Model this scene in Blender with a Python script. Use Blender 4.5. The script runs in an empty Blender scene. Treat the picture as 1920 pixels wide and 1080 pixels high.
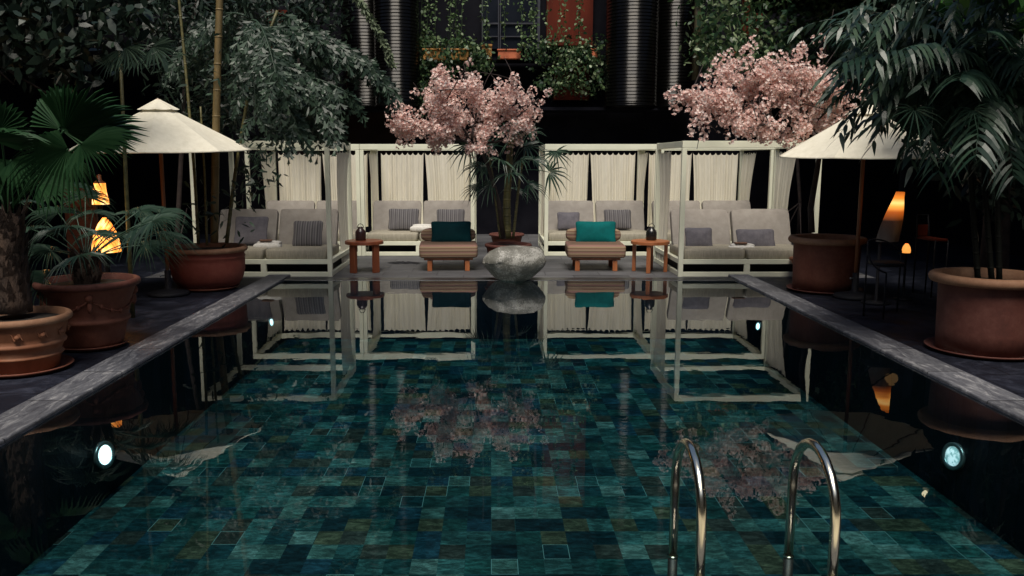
import bpy, bmesh, math, random
from mathutils import Vector, Matrix
R = math.radians
rnd = random.Random(7)
scene = bpy.context.scene
COL = scene.collection

# ------------------------------------------------------------------ camera
H = 1.85; TH = R(8.6); FPX = 1600.0; CX = 921.0
cd = bpy.data.cameras.new("camera"); cam = bpy.data.objects.new("camera", cd); COL.objects.link(cam)
cam.location = (0, 0, H); cam.rotation_euler = (R(90) - TH, 0, 0)
cd.sensor_width = 36; cd.lens = FPX / 1920 * 36; cd.shift_x = (960 - CX) / 1920
cd.clip_start = 0.05; cd.clip_end = 500
scene.camera = cam

# ------------------------------------------------------------------ world, sun, exposure
SUN_EL, SUN_AZ = 62, 184          # azimuth measured clockwise from +Y
w = bpy.data.worlds.new("World"); scene.world = w; w.use_nodes = True
nt = w.node_tree
sky = nt.nodes.new('ShaderNodeTexSky'); sky.sky_type = 'NISHITA'; sky.sun_disc = False
sky.sun_elevation = R(SUN_EL); sky.sun_rotation = R(SUN_AZ)
sky.air_density = 1.0; sky.dust_density = 1.0; sky.ozone_density = 1.0
bg = nt.nodes['Background']; bg.inputs[1].default_value = 0.05
nt.links.new(sky.outputs[0], bg.inputs[0])
sl = bpy.data.lights.new("sun", 'SUN'); sl.energy = 2.7; sl.angle = R(30); sl.color = (1.0, 0.93, 0.82)
so = bpy.data.objects.new("sun", sl); COL.objects.link(so)
dx, dy = math.sin(R(SUN_AZ)) * math.cos(R(SUN_EL)), math.cos(R(SUN_AZ)) * math.cos(R(SUN_EL))
so.rotation_euler = Vector((dx, dy, math.sin(R(SUN_EL)))).to_track_quat('Z', 'Y').to_euler()
vs = scene.view_settings; vs.view_transform = 'Standard'; vs.look = 'None'; vs.gamma = 1
vs.use_curve_mapping = False; vs.exposure = 0.72

def at(px, py, Y):
    """world point seen at photo pixel (px, py) at depth Y"""
    u = (px - CX) / FPX; v = (py - 540) / FPX
    t = Y / (math.cos(TH) - v * math.sin(TH))
    return Vector((u * t, Y, H + (-math.sin(TH) - v * math.cos(TH)) * t))

# ------------------------------------------------------------------ materials
MATS = {}
def nodemat(name):
    m = bpy.data.materials.new(name); m.use_nodes = True
    b = m.node_tree.nodes['Principled BSDF']; MATS[name] = m
    return m, m.node_tree, b
def N(t, typ, **kw):
    n = t.nodes.new(typ)
    for k, v in kw.items():
        if isinstance(k, str) and hasattr(n, k): setattr(n, k, v)
    return n
def ramp(t, fac, stops, interp='LINEAR'):
    r = t.nodes.new('ShaderNodeValToRGB'); r.color_ramp.interpolation = interp
    e = r.color_ramp.elements
    while len(e) < len(stops): e.new(0.5)
    for i, (p, c) in enumerate(stops):
        e[i].position = p; e[i].color = (*c, 1) if len(c) == 3 else c
    t.links.new(fac, r.inputs[0]); return r
def coords(t, scale=(1, 1, 1), kind='Object'):
    tc = t.nodes.new('ShaderNodeTexCoord'); mp = t.nodes.new('ShaderNodeMapping')
    mp.inputs['Scale'].default_value = scale; t.links.new(tc.outputs[kind], mp.inputs[0]); return mp.outputs[0]
def noise(t, vec, scale, detail=4, rough=0.6, dist=0.0):
    n = t.nodes.new('ShaderNodeTexNoise'); n.inputs['Scale'].default_value = scale
    n.inputs['Detail'].default_value = detail; n.inputs['Roughness'].default_value = rough
    n.inputs['Distortion'].default_value = dist; t.links.new(vec, n.inputs['Vector']); return n.outputs['Fac']
def bump(t, b, h, s=0.3, d=0.01):
    n = t.nodes.new('ShaderNodeBump'); n.inputs['Strength'].default_value = s; n.inputs['Distance'].default_value = d
    t.links.new(h, n.inputs['Height']); t.links.new(n.outputs[0], b.inputs['Normal'])
def noisy(name, c1, c2, scale=6, rough=0.6, bs=0.3, bd=0.01, vscale=(1, 1, 1), metallic=0, bscale=None, spec=0.5, detail=5):
    m, t, b = nodemat(name); v = coords(t, vscale)
    f = noise(t, v, scale, detail)
    r = ramp(t, f, [(0.3, c1), (0.7, c2)]); t.links.new(r.outputs[0], b.inputs['Base Color'])
    b.inputs['Roughness'].default_value = rough; b.inputs['Metallic'].default_value = metallic
    b.inputs['Specular IOR Level'].default_value = spec
    if bs: bump(t, b, noise(t, v, bscale or scale * 4, 5), bs, bd)
    return m
def leafmat(name, stops, rough=0.38, trans=0.15, spec=0.35):
    m, t, b = nodemat(name)
    g = t.nodes.new('ShaderNodeNewGeometry')
    r = ramp(t, g.outputs['Random Per Island'], stops)
    t.links.new(r.outputs[0], b.inputs['Base Color'])
    b.inputs['Roughness'].default_value = rough; b.inputs['Specular IOR Level'].default_value = spec
    tr = t.nodes.new('ShaderNodeBsdfTranslucent'); t.links.new(r.outputs[0], tr.inputs[0])
    mx = t.nodes.new('ShaderNodeMixShader'); mx.inputs[0].default_value = trans
    out = t.nodes['Material Output']
    t.links.new(b.outputs[0], mx.inputs[1]); t.links.new(tr.outputs[0], mx.inputs[2]); t.links.new(mx.outputs[0], out.inputs[0])
    return m

white_paint = noisy('white_paint', (0.70, 0.71, 0.56), (0.80, 0.80, 0.64), 3, 0.5, 0.1, 0.002)
def clothmat(name, c1, c2, trans=0.25, weave=True):
    m, t, b = nodemat(name); v = coords(t, (1, 1, 0.12))
    r = ramp(t, noise(t, v, 14, 4), [(0.3, c1), (0.7, c2)]); t.links.new(r.outputs[0], b.inputs['Base Color'])
    b.inputs['Roughness'].default_value = 0.9; b.inputs['Specular IOR Level'].default_value = 0.1
    bump(t, b, noise(t, v, 60, 3), 0.25, 0.006)
    tr = t.nodes.new('ShaderNodeBsdfTranslucent'); t.links.new(r.outputs[0], tr.inputs[0])
    mx = t.nodes.new('ShaderNodeMixShader'); mx.inputs[0].default_value = trans; out = t.nodes['Material Output']
    t.links.new(b.outputs[0], mx.inputs[1]); t.links.new(tr.outputs[0], mx.inputs[2]); t.links.new(mx.outputs[0], out.inputs[0])
    return m
curtain_m = clothmat('curtain_cloth', (0.78, 0.735, 0.61), (0.90, 0.85, 0.72))
umb_m = clothmat('umbrella_canvas', (0.68, 0.64, 0.52), (0.78, 0.74, 0.62), 0.12)
beige_m = noisy('beige_cushion', (0.25, 0.225, 0.20), (0.31, 0.285, 0.255), 9, 0.9, 0.35, 0.006, spec=0.1)
grey_pillow = noisy('grey_pillow', (0.10, 0.095, 0.11), (0.15, 0.14, 0.155), 12, 0.9, 0.4, 0.008, spec=0.1)
teal_m = noisy('teal_pillow', (0.0, 0.07, 0.07), (0.0, 0.11, 0.108), 5, 0.85, 0.3, 0.008, spec=0.15)
dteal_m = noisy('dark_teal_pillow', (0.0, 0.016, 0.021), (0.0, 0.028, 0.034), 5, 0.85, 0.3, 0.008, spec=0.15)
towel_m = noisy('towel', (0.5, 0.48, 0.44), (0.66, 0.64, 0.6), 25, 0.95, 0.6, 0.01, spec=0.05)
soapm = noisy('brown_wood_dish', (0.10, 0.05, 0.03), (0.2, 0.1, 0.06), 20, 0.6, 0.1)
redwood = noisy('red_wood', (0.14, 0.035, 0.016), (0.26, 0.075, 0.03), 6, 0.4, 0.25, 0.003, (1, 1, 0.15))
glow_tint = noisy('painted_glow_red', (0.05, 0.014, 0.008), (0.10, 0.03, 0.012), 12, 0.6, 0.3, 0.004)  # rust colour standing in for lantern glow on the wall
orangewood = noisy('orange_wood', (0.25, 0.075, 0.025), (0.40, 0.14, 0.05), 6, 0.45, 0.25, 0.003, (1, 1, 0.15))
polewood = noisy('pole_wood', (0.16, 0.06, 0.025), (0.28, 0.11, 0.045), 8, 0.5, 0.2, 0.003, (1, 1, 0.1))
darkmetal = noisy('dark_metal', (0.012, 0.013, 0.016), (0.014, 0.014, 0.018), 8, 0.6, 0.05, metallic=0.0, spec=0.12)
blackglaze = noisy('black_glaze', (0.008, 0.008, 0.009), (0.02, 0.018, 0.016), 9, 0.22, 0.1, 0.003)
jugm = noisy('brown_jug', (0.025, 0.012, 0.012), (0.05, 0.025, 0.022), 9, 0.25, 0.1, 0.003)
soil_m = noisy('soil', (0.012, 0.009, 0.007), (0.03, 0.022, 0.016), 30, 0.95, 0.8, 0.02)
cloth_dark = noisy('black_cloth', (0.006, 0.006, 0.008), (0.014, 0.014, 0.017), 10, 0.9, 0.4)
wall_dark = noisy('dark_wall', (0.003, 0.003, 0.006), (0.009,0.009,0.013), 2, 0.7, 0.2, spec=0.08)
wall_brown = noisy('dark_brown_wall', (0.012, 0.006, 0.006), (0.022, 0.011, 0.010), 2, 0.7, 0.2, spec=0.08)
glassdark = noisy('dark_window', (0.005, 0.006, 0.010), (0.012, 0.014, 0.020), 1.5, 0.25, 0.0, spec=0.12)
mullion = noisy('grey_mullion', (0.03, 0.03, 0.036), (0.05, 0.05, 0.06), 4, 0.4, 0.05)
redpanel = noisy('red_panel', (0.06, 0.009, 0.004), (0.13, 0.020, 0.008), 3, 0.6, 0.15, 0.004, (1, 1, 0.3), spec=0.15)
planter_y = noisy('yellow_clay', (0.30, 0.13, 0.025), (0.42, 0.2, 0.045), 9, 0.7, 0.2)
planter_r = noisy('orange_clay', (0.42, 0.10, 0.04), (0.55, 0.15, 0.06), 9, 0.7, 0.2)
colm = noisy('corrugated_metal', (0.004, 0.004, 0.0044), (0.009, 0.0084, 0.0075), 3, 0.2, 0.1, 0.003, metallic=0.8, spec=0.3)
poleg = noisy('ochre_pole', (0.05, 0.042, 0.02), (0.11, 0.09, 0.045), 7, 0.6, 0.2, 0.004, (1, 1, 0.2))
bark_sh = noisy('shaggy_bark', (0.02, 0.012, 0.009), (0.075, 0.045, 0.03), 10, 0.9, 1.0, 0.03, (1, 1, 0.3))
bamboo_bark = noisy('bamboo_bark', (0.10, 0.075, 0.03), (0.22, 0.15, 0.06), 9, 0.55, 0.5, 0.006, (1, 1, 0.3))
cane_m = noisy('palm_cane', (0.05, 0.05, 0.018), (0.14, 0.12, 0.04), 10, 0.55, 0.4, 0.006, (1, 1, 2.0))
shaded_cane = noisy('shaded_cane', (0.004, 0.005, 0.004), (0.010, 0.010, 0.008), 10, 0.7, 0.3, 0.005, spec=0.1)  # near-black copy of the cane colour, shade put into the bark
stem_green = noisy('green_stem', (0.03, 0.05, 0.02), (0.06, 0.09, 0.035), 10, 0.5, 0.2)
bark_cherry = noisy('cherry_bark', (0.02, 0.013, 0.012), (0.05, 0.034, 0.03), 14, 0.85, 0.7, 0.01)

def terracotta(name, c1, c2, c3):
    m, t, b = nodemat(name); v = coords(t)
    n1 = noise(t, v, 3.5, 6, 0.7); n2 = noise(t, v, 18, 5, 0.7)
    mix = t.nodes.new('ShaderNodeMath'); mix.operation = 'ADD'; t.links.new(n1, mix.inputs[0])
    s = t.nodes.new('ShaderNodeMath'); s.operation = 'MULTIPLY'; s.inputs[1].default_value = 0.35
    t.links.new(n2, s.inputs[0]); t.links.new(s.outputs[0], mix.inputs[1])
    r = ramp(t, mix.outputs[0], [(0.45, c1), (0.65, c2), (0.85, c3)]); t.links.new(r.outputs[0], b.inputs['Base Color'])
    b.inputs['Roughness'].default_value = 0.75; bump(t, b, noise(t, v, 45, 4), 0.25, 0.006)
    return m
terra_a = terracotta('terracotta_orange', (0.17, 0.06, 0.026), (0.23, 0.085, 0.038), (0.27, 0.12, 0.065))
terra_b = terracotta('terracotta_red', (0.09, 0.022, 0.011), (0.13, 0.036, 0.018), (0.17, 0.06, 0.035))
terra_c = terracotta('terracotta_brick', (0.055, 0.014, 0.009), (0.085, 0.022, 0.014), (0.12, 0.042, 0.030))
terra_d = terracotta('terracotta_oxblood', (0.10, 0.018, 0.010), (0.15, 0.028, 0.016), (0.18, 0.045, 0.028))
rim_m = terracotta('terracotta_pale_rim', (0.18, 0.085, 0.045), (0.24, 0.12, 0.065), (0.30, 0.17, 0.10))

# slate for deck and coping
def slate(name, c1, c2, c3, rough, bw, bh, mortar, streak=(1, 1, 1), off=0.5):
    m, t, b = nodemat(name); v = coords(t, (1, 1, 1)); vst = coords(t, streak)
    n1 = noise(t, vst, 2.2, 8, 0.72, 1.2)
    r = ramp(t, n1, [(0.30, c1), (0.52, c2), (0.72, c3)])
    br = t.nodes.new('ShaderNodeTexBrick'); t.links.new(v, br.inputs['Vector'])
    br.offset = off; br.inputs['Scale'].default_value = 1; br.inputs['Brick Width'].default_value = bw
    br.inputs['Row Height'].default_value = bh; br.inputs['Mortar Size'].default_value = mortar
    br.inputs['Color1'].default_value = (0.75, 0.75, 0.75, 1); br.inputs['Color2'].default_value = (1.25, 1.25, 1.25, 1)
    br.inputs['Mortar'].default_value = (0.15, 0.15, 0.15, 1)
    mm = t.nodes.new('ShaderNodeMix'); mm.data_type = 'RGBA'; mm.blend_type = 'MULTIPLY'; mm.inputs[0].default_value = 1
    t.links.new(r.outputs[0], mm.inputs[6]); t.links.new(br.outputs[0], mm.inputs[7]); t.links.new(mm.outputs[2], b.inputs['Base Color'])
    rr = ramp(t, n1, [(0.3, (rough - 0.12,) * 3), (0.7, (rough + 0.15,) * 3)]); t.links.new(rr.outputs[0], b.inputs['Roughness'])
    bump(t, b, n1, 0.5, 0.02); b.inputs['Specular IOR Level'].default_value = 0.18
    return m
deck_m = slate('deck_slate', (0.004, 0.005, 0.009), (0.010, 0.012, 0.020), (0.034, 0.037, 0.055), 0.5, 0.6, 0.6, 0.006)
fdeck_m = slate('far_deck_slate', (0.05, 0.05, 0.055), (0.085, 0.085, 0.09), (0.13, 0.13, 0.135), 0.55, 0.9, 0.45, 0.006, (0.6, 2, 1))
coping_m = slate('coping_slate', (0.045, 0.047, 0.058), (0.105, 0.107, 0.12), (0.32, 0.315, 0.32), 0.45, 3.0, 0.9, 0.006, (7.0, 1.6, 1), 0.0)
paving_m = slate('pale_paving', (0.42, 0.37, 0.28), (0.52, 0.46, 0.35), (0.6, 0.54, 0.42), 0.6, 0.6, 0.6, 0.006)
rim_dark = noisy('rim_slate', (0.008, 0.009, 0.012), (0.02, 0.021, 0.026), 6, 0.3, 0.3, 0.006)
poolwall_m = slate('pool_wall_tile', (0.006, 0.008, 0.012), (0.012, 0.014, 0.022), (0.03, 0.03, 0.045), 0.5, 0.4, 0.2, 0.004)

def pool_floor_mat():
    m, t, b = nodemat('pool_floor_tile')
    tc = t.nodes.new('ShaderNodeTexCoord'); mp = t.nodes.new('ShaderNodeMapping')
    mp.inputs['Scale'].default_value = (1 / 0.185, 1 / 0.225, 1); t.links.new(tc.outputs['Object'], mp.inputs[0])
    fl = t.nodes.new('ShaderNodeVectorMath'); fl.operation = 'FLOOR'; t.links.new(mp.outputs[0], fl.inputs[0])
    wn = t.nodes.new('ShaderNodeTexWhiteNoise'); wn.noise_dimensions = '2D'; t.links.new(fl.outputs[0], wn.inputs[0])
    pal = ramp(t, wn.outputs['Value'], [(0, (0.0053, 0.0194, 0.0225)), (0.13, (0.0181, 0.0512, 0.0469)), (0.27, (0.0354, 0.0801, 0.0700)), (0.38, (0.0076, 0.0297, 0.0318)),
        (0.50, (0.0614, 0.0529, 0.0295)), (0.58, (0.0556, 0.0945, 0.0757)), (0.68, (0.0354, 0.0322, 0.0249)), (0.76, (0.0135, 0.0483, 0.0411)), (0.86, (0.0874, 0.1235, 0.1018)), (0.91, (0.0122, 0.0380, 0.0497))], 'CONSTANT')
    # stone veins, offset for every tile
    sc = t.nodes.new('ShaderNodeVectorMath'); sc.operation = 'SCALE'; sc.inputs['Scale'].default_value = 7.3
    t.links.new(wn.outputs['Color'], sc.inputs[0])
    ad = t.nodes.new('ShaderNodeVectorMath'); ad.operation = 'ADD'; t.links.new(tc.outputs['Object'], ad.inputs[0]); t.links.new(sc.outputs[0], ad.inputs[1])
    mq = t.nodes.new('ShaderNodeMapping'); mq.inputs['Scale'].default_value = (0.7, 1.5, 1); mq.inputs['Rotation'].default_value = (0, 0, 0.3); t.links.new(ad.outputs[0], mq.inputs[0])
    n1 = noise(t, mq.outputs[0], 12, 10, 0.8, 0.5)
    vr = ramp(t, n1, [(0.30, (0.2, 0.24, 0.26)), (0.47, (0.8, 0.8, 0.8)), (0.60, (2.2, 2.1, 2.1)), (0.70, (4.2, 3.9, 3.8))])
    mm = t.nodes.new('ShaderNodeMix'); mm.data_type = 'RGBA'; mm.blend_type = 'MULTIPLY'; mm.inputs[0].default_value = 1
    t.links.new(pal.outputs[0], mm.inputs[6]); t.links.new(vr.outputs[0], mm.inputs[7])
    big = noise(t, tc.outputs['Object'], 0.9, 5, 0.7, 0.6); bgr = ramp(t, big, [(0.35, (0.45, 0.5, 0.52)), (0.65, (1.35, 1.3, 1.3))])
    mb_ = t.nodes.new('ShaderNodeMix'); mb_.data_type = 'RGBA'; mb_.blend_type = 'MULTIPLY'; mb_.inputs[0].default_value = 1
    t.links.new(mm.outputs[2], mb_.inputs[6]); t.links.new(bgr.outputs[0], mb_.inputs[7]); mm = mb_
    # grout: pale around some tiles only
    fr = t.nodes.new('ShaderNodeVectorMath'); fr.operation = 'FRACTION'; t.links.new(mp.outputs[0], fr.inputs[0])
    sb = t.nodes.new('ShaderNodeVectorMath'); sb.operation = 'SUBTRACT'; sb.inputs[1].default_value = (0.5, 0.5, 0.5); t.links.new(fr.outputs[0], sb.inputs[0])
    ab = t.nodes.new('ShaderNodeVectorMath'); ab.operation = 'ABSOLUTE'; t.links.new(sb.outputs[0], ab.inputs[0])
    sp = t.nodes.new('ShaderNodeSeparateXYZ'); t.links.new(ab.outputs[0], sp.inputs[0])
    mxm = t.nodes.new('ShaderNodeMath'); mxm.operation = 'MAXIMUM'; t.links.new(sp.outputs[0], mxm.inputs[0]); t.links.new(sp.outputs[1], mxm.inputs[1])
    gt = t.nodes.new('ShaderNodeMath'); gt.operation = 'GREATER_THAN'; gt.inputs[1].default_value = 0.479; t.links.new(mxm.outputs[0], gt.inputs[0])
    wn2 = t.nodes.new('ShaderNodeTexWhiteNoise'); wn2.noise_dimensions = '3D'
    ad2 = t.nodes.new('ShaderNodeVectorMath'); ad2.operation = 'ADD'; ad2.inputs[1].default_value = (31, 17, 5); t.links.new(fl.outputs[0], ad2.inputs[0]); t.links.new(ad2.outputs[0], wn2.inputs[0])
    gc = ramp(t, wn2.outputs['Value'], [(0, (0.008, 0.03, 0.035)), (0.88, (0.03, 0.07, 0.065)), (0.94, (0.22, 0.30, 0.27))], 'CONSTANT')
    m2 = t.nodes.new('ShaderNodeMix'); m2.data_type = 'RGBA'; vis = t.nodes.new('ShaderNodeMath'); vis.operation = 'GREATER_THAN'; vis.inputs[1].default_value = 0.86; t.links.new(wn2.outputs['Value'], vis.inputs[0]); gm = t.nodes.new('ShaderNodeMath'); gm.operation = 'MULTIPLY'; t.links.new(gt.outputs[0], gm.inputs[0]); t.links.new(vis.outputs[0], gm.inputs[1]); t.links.new(gm.outputs[0], m2.inputs[0])
    t.links.new(mm.outputs[2], m2.inputs[6]); t.links.new(gc.outputs[0], m2.inputs[7])
    t.links.new(m2.outputs[2], b.inputs['Base Color']); b.inputs['Roughness'].default_value = 0.7
    b.inputs['Specular IOR Level'].default_value = 0.1
    return m
floor_m = pool_floor_mat()

def water_mat():
    m = bpy.data.materials.new('water'); m.use_nodes = True; t = m.node_tree
    for n in list(t.nodes): t.nodes.remove(n)
    out = t.nodes.new('ShaderNodeOutputMaterial'); gl = t.nodes.new('ShaderNodeBsdfGlossy'); gl.inputs['Roughness'].default_value = 0.0
    gl.inputs['Color'].default_value = (0.95, 0.98, 1.0, 1)
    tr = t.nodes.new('ShaderNodeBsdfTransparent'); tr.inputs[0].default_value = (0.85, 0.95, 0.95, 1)
    fz = t.nodes.new('ShaderNodeFresnel'); fz.inputs['IOR'].default_value = 1.36
    mx = t.nodes.new('ShaderNodeMixShader'); t.links.new(fz.outputs[0], mx.inputs[0]); t.links.new(tr.outputs[0], mx.inputs[1]); t.links.new(gl.outputs[0], mx.inputs[2])
    v = coords(t, (0.6, 1.0, 1)); n1 = noise(t, v, 3.0, 2, 0.5); b = t.nodes.new('ShaderNodeBump')
    b.inputs['Strength'].default_value = 0.08; b.inputs['Distance'].default_value = 0.01
    t.links.new(n1, b.inputs['Height']); t.links.new(b.outputs[0], gl.inputs['Normal'])
    va = t.nodes.new('ShaderNodeVolumeAbsorption'); va.inputs[0].default_value = (0.42, 0.70, 0.78, 1); va.inputs[1].default_value = 0.72; t.links.new(va.outputs[0], out.inputs['Volume'])
    t.links.new(mx.outputs[0], out.inputs[0]); return m
water_m = water_mat()

def emis(name, stops, scale, strength, vscale=(1, 1, 1)):
    m, t, b = nodemat(name); v = coords(t, vscale); r = ramp(t, noise(t, v, scale, 4), stops)
    t.links.new(r.outputs[0], b.inputs['Emission Color']); b.inputs['Emission Strength'].default_value = strength
    t.links.new(r.outputs[0], b.inputs['Base Color']); return m
glow = emis('lamp_glow', [(0.35, (0.75, 0.13, 0.01)), (0.52, (1.0, 0.36, 0.06)), (0.68, (1.0, 0.72, 0.33))], 9, 1.15, (1, 1, 0.5))
glow_small = emis('candle_glow', [(0.3, (1.0, 0.25, 0.03)), (0.7, (1.0, 0.45, 0.1))], 5, 0.7)
glow_white = emis('warm_bulb', [(0.3, (1.0, 0.75, 0.35)), (0.7, (1.0, 0.9, 0.6))], 5, 2.5)
def shade_glow():
    m, t, b = nodemat('sail_glow'); tc = t.nodes.new('ShaderNodeTexCoord'); s = t.nodes.new('ShaderNodeSeparateXYZ'); t.links.new(tc.outputs['Generated'], s.inputs[0])
    r = ramp(t, s.outputs[2], [(0, (0.03, 0.006, 0.001)), (0.3, (0.3, 0.06, 0.006)), (0.5, (0.9, 0.32, 0.05)), (0.62, (1.0, 0.55, 0.16)), (0.78, (0.7, 0.2, 0.02)), (1, (0.3, 0.06, 0.005))])
    t.links.new(r.outputs[0], b.inputs['Emission Color']); b.inputs['Emission Strength'].default_value = 1.0; b.inputs['Base Color'].default_value = (0.3, 0.2, 0.12, 1); return m
sail_glow = shade_glow()
pool_lens_on = emis('lit_pool_lens', [(0.3, (0.85, 1.0, 0.92)), (0.7, (0.95, 1.0, 0.97))], 3, 3.2)
pool_lens_dim = emis('dim_pool_lens', [(0.40, (0.3, 0.45, 0.43)), (0.55, (1.0, 1.0, 0.97))], 22, 0.8)
paper_m = clothmat('paper_shade', (0.16, 0.155, 0.15), (0.22, 0.21, 0.2), 0.4)
steel = noisy('steel_trim', (0.25, 0.3, 0.3), (0.4, 0.45, 0.45), 8, 0.3, 0.05, metallic=0.8)
brass = noisy('polished_rail', (0.84, 0.79, 0.62), (0.92, 0.87, 0.70), 2, 0.2, 0.0, metallic=1.0)
rubber = noisy('black_rubber', (0.008, 0.008, 0.008), (0.014, 0.014, 0.014), 6, 0.5, 0.05)

def stripes(name, axis, stops, period, vary=None):
    m, t, b = nodemat(name); tc = t.nodes.new('ShaderNodeTexCoord'); s = t.nodes.new('ShaderNodeSeparateXYZ')
    t.links.new(tc.outputs['Object'], s.inputs[0]); mu = t.nodes.new('ShaderNodeMath'); mu.operation = 'MULTIPLY'; mu.inputs[1].default_value = 1 / period
    t.links.new(s.outputs[axis], mu.inputs[0]); f = t.nodes.new('ShaderNodeMath'); f.operation = 'FRACT'; t.links.new(mu.outputs[0], f.inputs[0])
    r = ramp(t, f.outputs[0], stops); t.links.new(r.outputs[0], b.inputs['Base Color'])
    b.inputs['Roughness'].default_value = 0.9; b.inputs['Specular IOR Level'].default_value = 0.1
    bump(t, b, noise(t, tc.outputs['Object'], 40, 4), 0.3, 0.006); return m
stripe_z = stripes('striped_ottoman', 2, [(0, (0.13, 0.085, 0.06)), (0.2, (0.30, 0.22, 0.15)), (0.4, (0.15, 0.075, 0.055)), (0.6, (0.30, 0.23, 0.14)), (0.8, (0.24, 0.13, 0.11)), (1, (0.13, 0.085, 0.06))], 0.115)
seat_edge = noisy('seat_cushion_cloth', (0.26, 0.235, 0.185), (0.36, 0.33, 0.26), 16, 0.9, 0.5, 0.01, (3, 1, 0.5), spec=0.1)
grey_stripe = stripes('striped_grey_pillow', 0, [(0, (0.05, 0.048, 0.052)), (0.25, (0.16, 0.15, 0.155)), (0.5, (0.08, 0.075, 0.08)), (0.75, (0.19, 0.18, 0.18)), (1, (0.05, 0.048, 0.052))], 0.085)

def rockmat():
    m, t, b = nodemat('river_rock'); v = coords(t)
    n1 = noise(t, v, 2.5, 8, 0.7, 0.5); n2 = noise(t, v, 42, 8, 0.85)
    a = t.nodes.new('ShaderNodeMath'); a.operation = 'MULTIPLY_ADD'; a.inputs[1].default_value = 0.9; t.links.new(n2, a.inputs[0]); t.links.new(n1, a.inputs[2])
    r = ramp(t, a.outputs[0], [(0.55, (0.06, 0.058, 0.048)), (0.85, (0.11, 0.107, 0.09)), (1.0, (0.17, 0.165, 0.145)), (1.0, (0.36, 0.35, 0.32))])
    t.links.new(r.outputs[0], b.inputs['Base Color']); b.inputs['Roughness'].default_value = 0.55; bump(t, b, a.outputs[0], 0.4, 0.02); return m
rock_m = rockmat()

leaf_dark = leafmat('dark_palm_leaf', [(0, (0.010, 0.026, 0.018)), (0.6, (0.020, 0.045, 0.028)), (1, (0.05, 0.085, 0.055))], 0.36, 0.12, 0.3)
leaf_gloss = leafmat('glossy_leaf', [(0, (0.012, 0.032, 0.018)), (0.6, (0.03, 0.06, 0.036)), (1, (0.08, 0.12, 0.08))], 0.33, 0.15, 0.5)
leaf_fan = leafmat('fan_palm_leaf', [(0, (0.014, 0.048, 0.018)), (1, (0.028, 0.075, 0.030))], 0.5, 0.32, 0.22)
leaf_cham = leafmat('thin_fan_leaf', [(0, (0.016, 0.040, 0.028)), (0.8, (0.04, 0.075, 0.05)), (1, (0.09, 0.13, 0.09))], 0.45, 0.1)
leaf_fish = leafmat('fishtail_leaf', [(0, (0.010, 0.022, 0.014)), (0.6, (0.022, 0.042, 0.026)), (1, (0.06, 0.095, 0.062))], 0.42, 0.15)
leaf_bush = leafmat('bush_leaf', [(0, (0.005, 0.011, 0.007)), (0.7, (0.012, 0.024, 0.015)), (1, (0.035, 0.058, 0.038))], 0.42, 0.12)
leaf_ivy = leafmat('ivy_leaf', [(0, (0.012, 0.032, 0.015)), (0.5, (0.035, 0.078, 0.030)), (0.8, (0.10, 0.15, 0.06)), (1, (0.26, 0.32, 0.18))], 0.4, 0.2)
leaf_vine = leafmat('vine_leaf', [(0, (0.04, 0.08, 0.03)), (0.6, (0.10, 0.16, 0.06)), (1, (0.22, 0.28, 0.16))], 0.45, 0.2)
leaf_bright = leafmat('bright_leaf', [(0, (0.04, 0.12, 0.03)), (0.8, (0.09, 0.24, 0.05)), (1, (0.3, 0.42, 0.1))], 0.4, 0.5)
leaf_pale = leafmat('pale_green_leaf', [(0, (0.09, 0.12, 0.07)), (1, (0.18, 0.22, 0.13))], 0.6, 0.2)
petal_m = leafmat('blossom_petal', [(0, (0.66, 0.37, 0.33)), (0.3, (0.80, 0.56, 0.50)), (0.65, (0.90, 0.74, 0.68)), (1, (0.94, 0.90, 0.86))], 0.8, 0.42, 0.1)

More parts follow.
